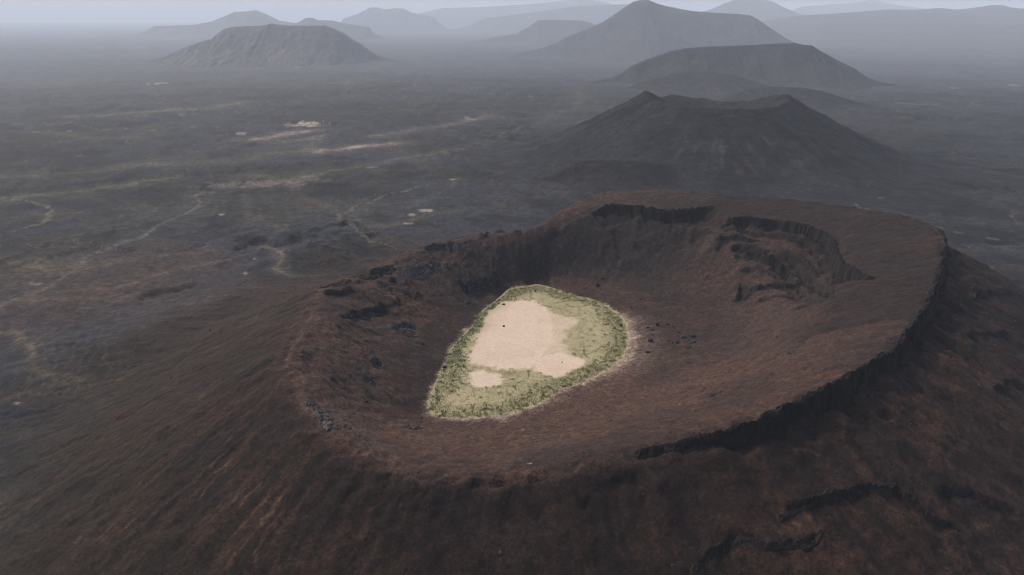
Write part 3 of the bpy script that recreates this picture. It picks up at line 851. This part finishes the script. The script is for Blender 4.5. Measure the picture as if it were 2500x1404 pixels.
# ------------------------------------------------------------------ rocks
def rock_shape(seed, n=2):
    import bmesh
    bm = bmesh.new()
    bmesh.ops.create_icosphere(bm, subdivisions=n, radius=1.0)
    rg = np.random.default_rng(seed)
    v = np.array([q.co[:] for q in bm.verts]); f = np.array([[w.index for w in p.verts] for p in bm.faces])
    bm.free()
    for _ in range(9):                              # chop flat facets
        nrm = rg.normal(size=3); nrm /= np.linalg.norm(nrm)
        cut = rg.uniform(.5, .85)
        h = v @ nrm
        v = v - np.maximum(h - cut, 0)[:, None] * nrm
    v = v * (1 + .07 * rg.normal(size=(len(v), 1)))
    return v, f


ROCKS = [rock_shape(900 + i, 2) for i in range(8)]
CHUNKS = [rock_shape(950 + i, 1) for i in range(8)]


def place_z(x, y):
    z, face, d = crater_height(np.atleast_1d(np.asarray(x, float)), np.atleast_1d(np.asarray(y, float)))
    return np.maximum(z, PLAYA_Z * (crater_uv(np.atleast_1d(x), np.atleast_1d(y))[0] < crater_uv(np.atleast_1d(x), np.atleast_1d(y))[3]))


BOULDERS = [  # pixel x, y, width px, height ratio, label
    (1230, 746, 8, .7, "black boulder at the top left edge of the bare pale clay"),
    (1230, 801, 6, .8, "lone black boulder standing out on the bare pale clay"),
    (1086, 898, 11, .7, "dark boulder on the left shore of the lake bed grass"),
    (1073, 891, 5, .7, "small dark stone just outside the left shore of the grass"),
    (1307, 714, 4.5, 1., "small black boulder in the grass at the top of the lake bed"),
    (1430, 706, 9, .7, "low dark boulder above the lake bed, left of the pointed one"),
    (1459, 699, 11, 1.1, "pointed dark boulder above the lake bed with a long shadow"),
    (1517, 796, 7, .9, "black boulder in the green grass at the right shore"),
    (1339, 687, 5, .7, "small stone just above the far tip of the lake bed"),
    (1541, 752, 7, .6, "reddish brown boulder above the right shore"),
    (1573, 749, 4.5, .7, "small stone on the slope above the right shore boulders"),
    (1564, 731, 4.5, .7, "highest small stone on the slope right of the lake bed"),
    (1615, 774, 5.5, .6, "lone stone above the right hand boulder field"),
    (1574, 778, 5.5, .6, "flat stone above the left end of the boulder field"),
    (1582, 800, 9, .55, "flat dark boulder at the upper left of the boulder field"),
    (1605, 794, 10, 1.1, "tall brown boulder at the top of the boulder field"),
    (1629, 792, 9, .7, "brown boulder right of the tall one in the boulder field"),
    (1642, 798, 8, .9, "grey green boulder in the upper right of the boulder field"),
    (1648, 803, 5.5, .5, "small flat stone under the grey green boulder"),
    (1592, 807, 8, .6, "flat boulder just below the upper left one in the field"),
    (1659, 811, 10, .5, "wide flat boulder at the right of the boulder field"),
    (1593, 818, 8, .5, "half buried boulder above the biggest round one"),
    (1588, 834, 13, .95, "biggest round black boulder right of the lake bed"),
    (1624, 815, 6, .5, "small reddish stone in the middle of the boulder field"),
    (1630, 832, 9, .6, "brown boulder in the middle of the boulder field"),
    (1641, 836, 8, .6, "reddish boulder beside the middle one of the field"),
    (1655, 837, 10, .8, "dark boulder below the wide blue grey slab"),
    (1668, 823, 17, .55, "wide blue grey slab of rock in the boulder field"),
    (1692, 821, 14, .7, "large blue grey rock at the far right of the boulder field"),
    (1692, 836, 15, .5, "low long rock under the far right one of the field"),
    (1680, 850, 16, .5, "long dark rock at the bottom of the boulder field"),
    (1581, 862, 12, .55, "flat black boulder at the bottom left of the boulder field"),
    (1705, 867, 6, .5, "small stone right below the boulder field"),
    (1389, 967, 4.5, .8, "small black stone below the right shore of the lake bed"),
    (1377, 1038, 6, .6, "pale brown stone on the slope below the lake bed"),
    (1107, 918, 4, .8, "small dark stone in the grass at the left of the lake bed"),
    (1029, 1021, 7, .8, "dark boulder below the lower left tip of the lake bed"),
    (1019, 1043, 9, .6, "dark broken boulder in the rubble near the lower left slope"),
    (1041, 1052, 4.5, .7, "small stone right of the rubble below the lake bed"),
    (1372, 888, 3.5, .8, "tiny dark stone on the right hand patch of bare clay"),
    (1470, 680, 10, .6, "dark rock on the slope foot above the pointed boulder"),
    (895, 982, 9, .6, "black rock alone on the left inner slope"),
    (1030, 840, 6, .7, "small rock on the bare left inner slope"),
    (1736, 963, 14, .5, "dark rock on the lower right inner slope"),
    (1720, 948, 8, .5, "small dark rock up left of the lower right slope rock"),
]


def build_boulders():
    for i, (px, py, w, hr, label) in enumerate(BOULDERS):
        p = pick(px, py)
        z = place_z(p[0], p[1])[0]
        dist = math.sqrt(p[0] ** 2 + p[1] ** 2 + (CAM_Z - z) ** 2)
        s = w / F_PX * dist * .5 * 1.08
        v, f = ROCKS[i % len(ROCKS)]
        a = i * 2.4
        v = v @ np.array([[math.cos(a), -math.sin(a), 0], [math.sin(a), math.cos(a), 0], [0, 0, 1]])
        if "pointed" in label:
            v = v * (1 - .55 * np.clip(v[:, 2:3], 0, 1) * np.array([1, 1, 0])) * np.array([1, 1, 1.15])
        v = v * np.array([s, s * .85, s * hr])
        c = c3(.026, .023, .024)
        if "brown" in label or "reddish" in label:
            c = c3(.045, .032, .028)
        if "grey" in label:
            c = c3(.034, .036, .040)
        me = mesh_np("boulder", v, f, np.repeat(c[None], len(v), 0), MAT_ROCK, smooth=False)
        o = bpy.data.objects.new("boulder", me)
        o.location = (p[0], p[1], z + s * hr * .55)
        put(o, label=label, cat="boulder", group="boulders on the crater floor")


OUTCROPS = [  # line of pixels, width m, number of chunks, size m, colour, label
    ([(1000, 668), (1035, 656), (1078, 646)], 8, 150, 1.5, (.075, .074, .076), "grey rock ledge on the upper left inner wall"),
    ([(965, 800), (985, 812), (1000, 795)], 9, 120, 1.3, (.062, .064, .070), "blue grey rock outcrop halfway down the left inner wall"),
    ([(915, 880), (930, 892)], 5, 60, 1.1, (.060, .060, .064), "small dark grey outcrop on the left inner slope"),
    ([(890, 920), (910, 928)], 6, 60, 1.0, (.066, .062, .062), "grey rubble below the small outcrop on the left inner slope"),
    ([(762, 985), (785, 1012), (812, 1040)], 5, 120, 1.1, (.085, .080, .078), "pale grey rock rib just inside the near left rim"),
    ([(845, 1040), (880, 1070), (915, 1092)], 3.5, 60, .7, (.090, .080, .074), "string of pale stones running down the near left inner slope"),
    ([(1075, 715), (1110, 712), (1140, 735), (1165, 745)], 6, 130, 1.1, (.062, .058, .060), "broken rock rubble reaching towards the top left of the lake bed"),
    ([(1120, 695), (1170, 690), (1208, 672)], 6, 120, 1.4, (.058, .055, .058), "dark grey ledge above the rubble on the left inner wall"),
    ([(880, 664), (920, 660), (955, 650)], 5, 110, 1.4, (.040, .036, .035), "dark jagged cliff along the upper left rim"),
    ([(790, 700), (825, 697), (850, 682)], 5, 90, 1.2, (.048, .036, .030), "reddish jagged rocks at the left rim corner"),
    ([(1040, 603), (1085, 594), (1118, 605)], 6, 120, 1.4, (.048, .046, .048), "curved rock rim above the grey ledge"),
    ([(1180, 572), (1220, 566), (1262, 566)], 7, 120, 1.6, (.028, .027, .029), "black rocky crest in the low saddle of the far rim"),
    ([(840, 775), (880, 766), (935, 748)], 4, 80, 1.2, (.032, .029, .029), "dark overhanging ledge on the left inner wall"),
    ([(985, 1040), (1005, 1048), (1030, 1045)], 4, 60, .8, (.045, .040, .040), "dark rubble on the slope below the lower left tip of the lake bed"),
    ([(1795, 735), (1825, 720), (1850, 700)], 5, 90, 1.3, (.014, .013, .014), "dark rock buttress low on the right inner wall"),
    ([(1960, 655), (2000, 685), (2030, 715)], 3.5, 120, 1.0, (.014, .012, .013), "dark cliff in the middle of the right inner wall"),
    ([(1790, 600), (1830, 600), (1870, 620)], 3.5, 100, 1.0, (.014, .013, .014), "arched dark rock band high on the right inner wall"),
    ([(1960, 830), (1940, 850), (1925, 870)], 5, 70, 1.0, (.060, .055, .054), "grey stones strung along the right inner slope"),
    ([(1448, 520), (1475, 510), (1502, 504), (1560, 508), (1610, 517), (1650, 520), (1690, 516), (1738, 506)], 4.5, 0, 1.5, (.013, .012, .013), "dark cliff edge along the top of the far bowl wall"),
    ([(1768, 545), (1787, 536), (1830, 533), (1880, 541), (1930, 547), (1970, 555), (2008, 573)], 3.6, 0, 1.5, (.011, .010, .011), "long dark cliff band across the top of the right inner wall"),
    ([(2012, 576), (2036, 598), (2040, 622), (2054, 650), (2088, 667), (2124, 684)], 3.6, 0, 1.5, (.011, .010, .011), "dark cliff band running down right from the upper wall to the smooth bench"),
    ([(1760, 573), (1800, 575), (1852, 584)], 2.4, 0, .9, (.012, .011, .011), "short thin ledge under the long cliff band"),
    ([(1858, 633), (1878, 627), (1915, 643), (1945, 654)], 2.6, 0, 1.0, (.012, .011, .011), "dark ledge in the middle of the right wall below the arched band"),
    ([(1968, 616), (1986, 636), (2000, 658)], 2.4, 0, 1.0, (.012, .011, .011), "short steep ledge between the arched band and the outer cliff band"),
    ([(1848, 708), (1882, 694), (1920, 682), (1955, 672)], 2.6, 0, 1.0, (.012, .011, .011), "thin rising ledge above the dark buttress"),
    ([(1560, 1100), (1640, 1081), (1760, 1056), (1858, 1027)], 3.2, 0, 1.3, (.014, .012, .012), "jagged dark ledge under the front right rim"),
    ([(1866, 1022), (1890, 1008), (1960, 981), (2060, 931), (2175, 860)], 4.2, 0, 1.6, (.013, .012, .012), "broad dark cliff under the right rim"),
    ([(2185, 852), (2250, 774), (2288, 696), (2306, 614)], 4.2, 0, 1.6, (.013, .012, .012), "dark cliff under the far end of the right rim"),
    ([(1908, 1256), (1932, 1234), (1980, 1215), (2040, 1198), (2110, 1185), (2188, 1185), (2228, 1217), (2268, 1257), (2335, 1291)], 2.4, 0, .9, (.020, .017, .016), "arched broken ledge low on the right outer slope"),
    ([(1695, 1388), (1732, 1347), (1790, 1313), (1835, 1305), (1865, 1334), (1930, 1324), (1975, 1327), (2008, 1293)], 2.0, 0, .8, (.020, .017, .016), "wavy broken ledge at the bottom of the right outer slope"),
    ([(2325, 714), (2370, 718), (2400, 703), (2478, 715)], 2.2, 0, .8, (.032, .027, .026), "thin crooked ledge on the outer slope at the right edge"),
    ([(1735, 965), (1765, 955)], 4, 50, .9, (.036, .032, .032), "dark stones near the lower right inner slope rock"),
]


def rot_rand(k):
    q = RNG.normal(size=(k, 4)); q /= np.linalg.norm(q, axis=1, keepdims=True)
    w, x, y, z = q.T
    return np.stack([np.stack([1 - 2 * (y * y + z * z), 2 * (x * y - z * w), 2 * (x * z + y * w)], -1),
                     np.stack([2 * (x * y + z * w), 1 - 2 * (x * x + z * z), 2 * (y * z - x * w)], -1),
                     np.stack([2 * (x * z - y * w), 2 * (y * z + x * w), 1 - 2 * (x * x + y * y)], -1)], 1)


def scatter_mesh(name, x, y, z, size, cols, shapes, mat):
    k = len(x)
    R = rot_rand(k)
    V = []; Fc = []; C = []; off = 0
    idx = RNG.integers(0, len(shapes), k)
    for s in range(len(shapes)):
        m = np.nonzero(idx == s)[0]
        if not len(m):
            continue
        v, f = shapes[s]
        st = RNG.uniform(.6, 1.2, (len(m), 1, 3))
        vv = np.einsum('kij,kvj->kvi', R[m], v[None] * st) * size[m][:, None, None]
        vv = vv + np.stack([x[m], y[m], z[m]], -1)[:, None, :]
        V.append(vv.reshape(-1, 3))
        Fc.append((f[None] + (np.arange(len(m)) * len(v))[:, None, None]).reshape(-1, 3) + off)
        C.append(np.repeat(cols[m], len(v), 0))
        off += len(m) * len(v)
    return mesh_np(name, np.concatenate(V), np.concatenate(Fc), np.concatenate(C), mat, smooth=False)


def build_outcrops():
    for no, (pts, w, n, size, c, label) in enumerate(OUTCROPS):
        P = np.array([pick(*p) for p in pts])
        if any(k in label for k in ("rubble", "stones")):
            t = RNG.random(n) * (len(P) - 1); i = np.floor(t).astype(int); fr = (t - i)[:, None]
            q = P[i] * (1 - fr) + P[i + 1] * fr + RNG.normal(size=(n, 2)) * w * .4
            z = place_z(q[:, 0], q[:, 1])
            s = size * .75 * np.exp(RNG.normal(size=n) * .45)
            cols = np.array(c)[None] * RNG.uniform(.45, .9, (n, 1))
            me = scatter_mesh("rubble", q[:, 0], q[:, 1], z + .15 * s, s, cols, CHUNKS, MAT_ROCK)
            put(bpy.data.objects.new("rubble", me), label=label, kind="stuff")
            continue
        st = .62; pad = w * 1.6 + 3
        xs = np.arange(P[:, 0].min() - pad, P[:, 0].max() + pad, st); ys = np.arange(P[:, 1].min() - pad, P[:, 1].max() + pad, st)
        Y, X = np.meshgrid(ys, xs, indexing='ij')
        d0, _, _ = poly_dist(X.ravel(), Y.ravel(), P)
        f = grid_faces(*Y.shape)
        f = f[(1 - d0 / w > -.18)[f].all(1)]
        used = np.unique(f); remap = np.full(X.size, -1); remap[used] = np.arange(len(used))
        x = X.ravel()[used]; y = Y.ravel()[used]; d = d0[used]
        m = 1 - (d + .45 * w * fbm(x, y, 6, 3, .6, 1900 + no)) / w
        v1, b1 = cells(x + 1.2 * fbm(x, y, 4, 2, .5, 5), y, size * 2.6, 2000 + no)
        v2, b2 = cells(x, y, size * 1.15, 2100 + no)
        h = size * (1.5 * v1 + .7 * v2) - size * .5 * np.exp(-(b1 / (.22 * size)) ** 2) - size * .22 * np.exp(-(b2 / (.14 * size)) ** 2)
        z0 = place_z(x, y)
        z = z0 + np.clip(h, -.2, None) * sstep(-.05, .55, m) - .5 * sstep(.25, -.1, m)
        col = np.array(c)[None] * c3(1.05, .88, .78)[None] * (.42 + .5 * v1 + .25 * v2)[:, None] * (1 - .5 * np.exp(-(b1 / (.3 * size)) ** 2))[:, None]
        me = mesh_np("rock_outcrop", np.stack([x, y, z], 1), remap[f], col, MAT_ROCK, smooth=False)
        put(bpy.data.objects.new("rock_outcrop", me), label=label, cat="rock outcrop", group="rock outcrops on the crater walls")


def build_scree():
    n = 60000
    x = RNG.uniform(-420, 640, n); y = RNG.uniform(180, 980, n)
    r, th, rr, rp = crater_uv(x, y)
    d = r - rr; u = (r - rp) / (rr - rp)
    deg = np.degrees(th) % 360
    dens = .08 + .35 * np.clip(fbm(x, y, 40, 4, .6, 971) + .1, 0, 1)
    dens = dens + .25 * ((deg > 300) | (deg < 40)) * (d > 0) + .2 * ((deg < 40) | (deg > 340)) * (d < 0) * (u < .7)
    dens = dens * (u > .1) * (d < 160)
    k = RNG.random(n) < dens
    x = x[k]; y = y[k]
    z = place_z(x, y)
    s = .32 * np.exp(RNG.normal(size=len(x)) * .5)
    s = np.minimum(s * np.where(RNG.random(len(x)) < .06, 2.2, 1.0), 1.6)
    cols = np.where(RNG.random((len(x), 1)) < .82, np.array([[.034, .029, .028]]), np.array([[.065, .055, .048]])) * RNG.uniform(.7, 1.3, (len(x), 1))
    tet = []
    for i in range(4):
        rg = np.random.default_rng(i)
        v = np.array([[1, 0, 0], [-1, 0, 0], [0, 1, 0], [0, -1, 0], [0, 0, 1], [0, 0, -1]], float) * rg.uniform(.7, 1.2, (6, 1))
        f = np.array([[0, 2, 4], [2, 1, 4], [1, 3, 4], [3, 0, 4], [2, 0, 5], [1, 2, 5], [3, 1, 5], [0, 3, 5]])
        tet.append((v, f))
    me = scatter_mesh("scree", x, y, z + .1 * s, s, cols, tet, MAT_ROCK)
    print("scree", len(x))
    put(bpy.data.objects.new("scree", me), kind="stuff", label="loose dark stones scattered over the crater slopes")


# ------------------------------------------------------------------ hills on the plain
def hill_colour(x, y, z, base, seed):
    a = fbm(x, y, 120, 5, .6, seed)
    b = fbm(x, y, 500, 4, .6, seed + 9)
    base = np.array(base) * c3(.55, .53, .53)
    col = np.repeat(np.array(base)[None], len(x), 0)
    col = mixc(col, np.array(base) * .45, sstep(0, .4, a) * .8)
    col = mixc(col, np.array(base) * 2.1, sstep(.05, .45, b) * .5)
    return col


def ridge_hill(name, label, dist, sil, slope_f=.5, slope_b=.5, top_w=0.0, base=(.045, .041, .041), n=(260, 110), rough=1.0, seed=0, foot=-8):
    """sil: the crest line as pixels; dist: how far away the crest runs. The flanks fall off towards and away from us."""
    W = np.array([at_y(px, py, dist) for px, py in sil])
    wide = W[-1, 0] - W[0, 0]; ext = .40 * wide
    xs = np.linspace(W[0, 0] - ext, W[-1, 0] + ext, int(n[0] * 1.3))
    g = ground0(xs, np.full_like(xs, dist))
    top = np.interp(xs, W[:, 0], W[:, 2])
    past = np.maximum(np.maximum(W[0, 0] - xs, xs - W[-1, 0]), 0) / ext
    inn = sstep(0, .10, np.minimum(xs - W[0, 0], W[-1, 0] - xs) / wide)
    top = np.maximum(top, g + 2 * inn)
    top = g + (top - g) * np.exp(-past * 3.2) * (1 - past) - 12 * sstep(.3, 1, past)
    xn = past
    foot_z = g + foot
    H_ = max((top - g).max(), 40.0)
    df = H_ / slope_f * 2.2 + top_w + 40; db = H_ / slope_b * 1.8 + top_w + 40
    vs_ = np.concatenate([-np.linspace(1, 0, n[1] * 2 // 3) ** 1.3 * df, (np.linspace(0, 1, n[1] // 3 + 1)[1:]) ** 1.3 * db])
    V, X = np.meshgrid(vs_, xs, indexing='ij')
    x = X.ravel(); y = (dist + V).ravel()
    T = np.repeat(top[None], len(vs_), 0).ravel()
    v = V.ravel()
    scale = H_
    amp = rough * H_ * .03
    v = v + amp * 3 * fbm(x, y, scale * 1.2, 4, .55, seed + 3) * sstep(0, scale * .4, np.abs(v))
    s = np.where(v < 0, slope_f, slope_b)
    dd = np.maximum(np.abs(v) - top_w, 0)
    gr = ground0(x, y)
    rise = np.maximum(T - gr, 0)
    fr = np.sqrt((s * dd) ** 2 + (amp * 1.2) ** 2) - amp * 1.2
    q = np.clip(1 - fr / (rise + 1e-3) * .52, 0, 1)
    z = gr + rise * q ** 2.1 + np.minimum(T - gr, 0)
    # gullies on the flanks
    z = z + amp * 2.2 * fbm(x, y / 2.6, scale * .30, 4, .55, seed + 5) * sstep(0, scale * .4, dd) * sstep(0, .25, q)
    k = 0.0
    zz = z
    edge = np.maximum(sstep(.86, 1, np.abs(V.ravel()) / np.where(V.ravel() < 0, df, db)), sstep(.88, 1, np.repeat(xn[None], len(vs_), 0).ravel()))
    zz = zz - edge * 14 - 1.2
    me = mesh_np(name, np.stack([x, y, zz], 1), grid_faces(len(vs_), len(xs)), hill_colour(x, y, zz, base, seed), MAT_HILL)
    return put(bpy.data.objects.new(name, me), kind="structure", label=label)


def cone_hill(name, label, cen, rr, zr_keys, slope, floor, base, seed, size=820, nth=320, nrad=140, foot=1.0):
    """a cinder cone with its own crater; zr_keys: crest height by angle in degrees"""
    th = np.linspace(0, 2 * np.pi, nth + 1)
    rad = np.concatenate([np.linspace(2, rr, nrad // 3), rr + (np.linspace(0, 1, nrad - nrad // 3 + 1)[1:] ** 1.3) * (size - rr)])
    Rr, T = np.meshgrid(rad, th, indexing='ij')
    x = (cen[0] + Rr * np.cos(T)).ravel(); y = (cen[1] + Rr * np.sin(T)).ravel(); r = Rr.ravel(); t = T.ravel()
    ks = np.radians(np.array([k for k, _ in zr_keys], float)); kv = np.array([v for _, v in zr_keys], float)
    zt = per_smooth(per_interp(ks, kv), 4)
    zr = t_look(zt, t) + 4.0 * fbm(x, y, 34, 4, .65, seed)
    rrw = rr * (1 + .05 * fbm(np.cos(t) * 3, np.sin(t) * 3, 1.2, 3, .5, seed + 1))
    d = r - rrw
    g = ground0(x, y)
    zc = zr - slope * np.maximum(d, 0) + .00035 * np.maximum(d, 0) ** 2 * (d < 400)
    zc = zc + sstep(8, 60, d) * (2.2 * fbm(t * rr * 1.3, d / 7, 16, 3, .6, seed + 2) + 3 * fbm(x, y, 60, 3, .5, seed + 3))
    kk = 10.0
    zo = np.maximum(zc, g) + kk * np.log1p(np.exp(-np.abs(zc - g) / kk)) * sstep(0, 80, d)
    w = np.clip(r / rrw, 0, 1)
    zi = floor + (zr - floor) * sstep(.35, 1.05, w) ** .9
    z = np.where(d > 0, zo, zi) - 1.5 * sstep(size * .8, size, r) - (kk * .7) * sstep(size * .86, size, r)
    col = hill_colour(x, y, z, base, seed)
    stk = sstep(.15, .5, fbm(t * rr * 1.2, d / 8, 9, 3, .6, seed + 7)) * sstep(60, 110, d) * sstep(260, 190, d)
    deg = np.degrees(t) % 360
    col = mixc(col, c3(.05, .04, .035), stk * .6 * sstep(225, 245, deg) * sstep(310, 280, deg))
    pan = sstep(.42, .30, w)
    col = mixc(col, c3(.5, .4, .31), pan)
    me = mesh_np(name, np.stack([x, y, z], 1), grid_faces(len(rad), len(th))[:, ::-1], col, MAT_HILL)
    return put(bpy.data.objects.new(name, me), kind="structure", label=label)


def build_hills():
    cone_hill("cinder_cone", "dark cinder cone with a saddle shaped rim behind the crater", (508, 1765), 172,
              [(0, 140), (20, 128), (45, 110), (70, 104), (90, 112), (115, 122), (140, 116), (160, 126), (170, 138), (176, 149), (182, 142), (188, 147), (197, 133), (225, 128), (260, 126), (285, 125), (310, 127), (335, 135), (348, 143)],
              .57, 88, (.026, .026, .031), 1100)
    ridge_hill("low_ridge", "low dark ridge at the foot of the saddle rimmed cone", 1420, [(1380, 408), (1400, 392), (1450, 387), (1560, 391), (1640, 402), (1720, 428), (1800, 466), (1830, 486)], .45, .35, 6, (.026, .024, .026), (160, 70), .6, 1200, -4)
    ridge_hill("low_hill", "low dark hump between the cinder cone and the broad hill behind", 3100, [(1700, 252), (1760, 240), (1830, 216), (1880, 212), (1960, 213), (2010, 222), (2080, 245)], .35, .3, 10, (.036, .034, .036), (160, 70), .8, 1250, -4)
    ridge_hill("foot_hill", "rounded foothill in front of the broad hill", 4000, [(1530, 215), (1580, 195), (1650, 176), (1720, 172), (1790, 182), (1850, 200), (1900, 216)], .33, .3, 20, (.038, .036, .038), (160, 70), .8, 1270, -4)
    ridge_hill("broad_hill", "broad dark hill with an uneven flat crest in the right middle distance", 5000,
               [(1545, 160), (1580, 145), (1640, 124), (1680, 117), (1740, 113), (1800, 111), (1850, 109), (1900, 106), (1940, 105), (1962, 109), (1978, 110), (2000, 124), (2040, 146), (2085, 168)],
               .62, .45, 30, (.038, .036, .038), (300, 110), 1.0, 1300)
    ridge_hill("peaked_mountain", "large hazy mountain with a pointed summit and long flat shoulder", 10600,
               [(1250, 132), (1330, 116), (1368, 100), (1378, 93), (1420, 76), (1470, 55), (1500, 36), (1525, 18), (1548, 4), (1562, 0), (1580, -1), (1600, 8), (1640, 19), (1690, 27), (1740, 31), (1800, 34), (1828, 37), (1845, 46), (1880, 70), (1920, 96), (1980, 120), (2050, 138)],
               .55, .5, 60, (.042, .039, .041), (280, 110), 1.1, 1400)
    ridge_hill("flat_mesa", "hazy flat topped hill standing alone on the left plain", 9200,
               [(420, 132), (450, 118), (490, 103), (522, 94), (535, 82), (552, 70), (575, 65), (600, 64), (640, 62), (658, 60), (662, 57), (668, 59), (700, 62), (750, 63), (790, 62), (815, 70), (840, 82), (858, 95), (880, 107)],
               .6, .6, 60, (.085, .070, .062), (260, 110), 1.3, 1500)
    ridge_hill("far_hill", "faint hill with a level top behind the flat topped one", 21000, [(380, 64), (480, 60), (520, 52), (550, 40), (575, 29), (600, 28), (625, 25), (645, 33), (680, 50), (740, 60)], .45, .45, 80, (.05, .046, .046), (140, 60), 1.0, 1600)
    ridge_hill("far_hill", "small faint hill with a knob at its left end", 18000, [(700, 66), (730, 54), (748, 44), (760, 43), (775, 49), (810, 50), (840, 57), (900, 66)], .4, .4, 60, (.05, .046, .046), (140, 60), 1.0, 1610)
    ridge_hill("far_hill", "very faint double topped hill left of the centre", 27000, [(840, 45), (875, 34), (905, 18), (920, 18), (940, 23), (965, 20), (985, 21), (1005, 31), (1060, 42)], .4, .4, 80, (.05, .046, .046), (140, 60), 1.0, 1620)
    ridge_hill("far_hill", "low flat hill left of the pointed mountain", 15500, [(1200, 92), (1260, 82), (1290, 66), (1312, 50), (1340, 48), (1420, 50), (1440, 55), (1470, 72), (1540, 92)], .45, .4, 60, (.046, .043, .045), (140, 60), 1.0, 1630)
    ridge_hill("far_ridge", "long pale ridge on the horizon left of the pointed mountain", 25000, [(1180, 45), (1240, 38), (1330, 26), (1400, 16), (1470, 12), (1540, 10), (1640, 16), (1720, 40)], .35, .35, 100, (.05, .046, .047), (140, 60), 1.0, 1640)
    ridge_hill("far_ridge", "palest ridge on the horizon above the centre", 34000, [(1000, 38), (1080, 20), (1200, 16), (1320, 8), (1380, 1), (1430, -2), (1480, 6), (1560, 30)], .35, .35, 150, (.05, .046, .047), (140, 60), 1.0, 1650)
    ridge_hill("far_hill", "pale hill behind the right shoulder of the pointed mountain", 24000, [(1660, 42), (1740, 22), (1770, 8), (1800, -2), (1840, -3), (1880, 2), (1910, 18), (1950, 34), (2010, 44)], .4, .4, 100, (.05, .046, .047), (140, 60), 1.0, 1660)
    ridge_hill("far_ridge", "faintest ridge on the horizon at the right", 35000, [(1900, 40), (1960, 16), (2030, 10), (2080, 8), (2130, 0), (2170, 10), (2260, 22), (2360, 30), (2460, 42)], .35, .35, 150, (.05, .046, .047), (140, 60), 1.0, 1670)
    ridge_hill("long_rise", "long hazy rise with a peak at the right edge of the picture", 18000, [(1800, 62), (1900, 46), (1960, 38), (2040, 33), (2100, 29), (2170, 23), (2240, 24), (2290, 20), (2320, 24), (2360, 22), (2400, 17), (2430, 12), (2460, 22), (2500, 37), (2560, 44), (2640, 60)], .12, .3, 150, (.055, .05, .05), (260, 90), .7, 1700)


# ------------------------------------------------------------------ build everything
build_plain()
build_crater()
build_playa()
build_hills()
build_outcrops()
build_boulders()
build_grass()
build_scree()


# ------------------------------------------------------------------ haze
def build_haze():
    hs = 61000.0; zs = np.zeros(len(bpy.data.meshes['lava_plain'].vertices) * 3, np.float32)
    bpy.data.meshes['lava_plain'].vertices.foreach_get('co', zs)
    zb = float(zs[2::3].min()) - 5.0; zt = 1060.0
    v = [(x, y, z) for z in (zb, zt) for y in (-hs, hs) for x in (-hs, hs)]
    f = [(0, 2, 3, 1), (4, 5, 7, 6), (0, 1, 5, 4), (2, 6, 7, 3), (0, 4, 6, 2), (1, 3, 7, 5)]
    me = bpy.data.meshes.new("haze"); me.from_pydata(v, [], f); me.update()
    m = bpy.data.materials.new("haze_air"); m.use_nodes = True
    nt = m.node_tree
    for n in list(nt.nodes):
        if n.type == 'BSDF_PRINCIPLED':
            nt.nodes.remove(n)
    out = [n for n in nt.nodes if n.type == 'OUTPUT_MATERIAL'][0]
    pv = nt.nodes.new("ShaderNodeVolumePrincipled")
    pv.inputs["Color"].default_value = (.80, .88, 1.0, 1)
    pv.inputs["Density"].default_value = 4.4e-5
    pv.inputs["Anisotropy"].default_value = 0.0
    nt.links.new(pv.outputs[0], out.inputs["Volume"])
    me.materials.append(m)
    put(bpy.data.objects.new("haze", me), kind="stuff", label="pale dusty haze filling the air over the plain")


build_haze()
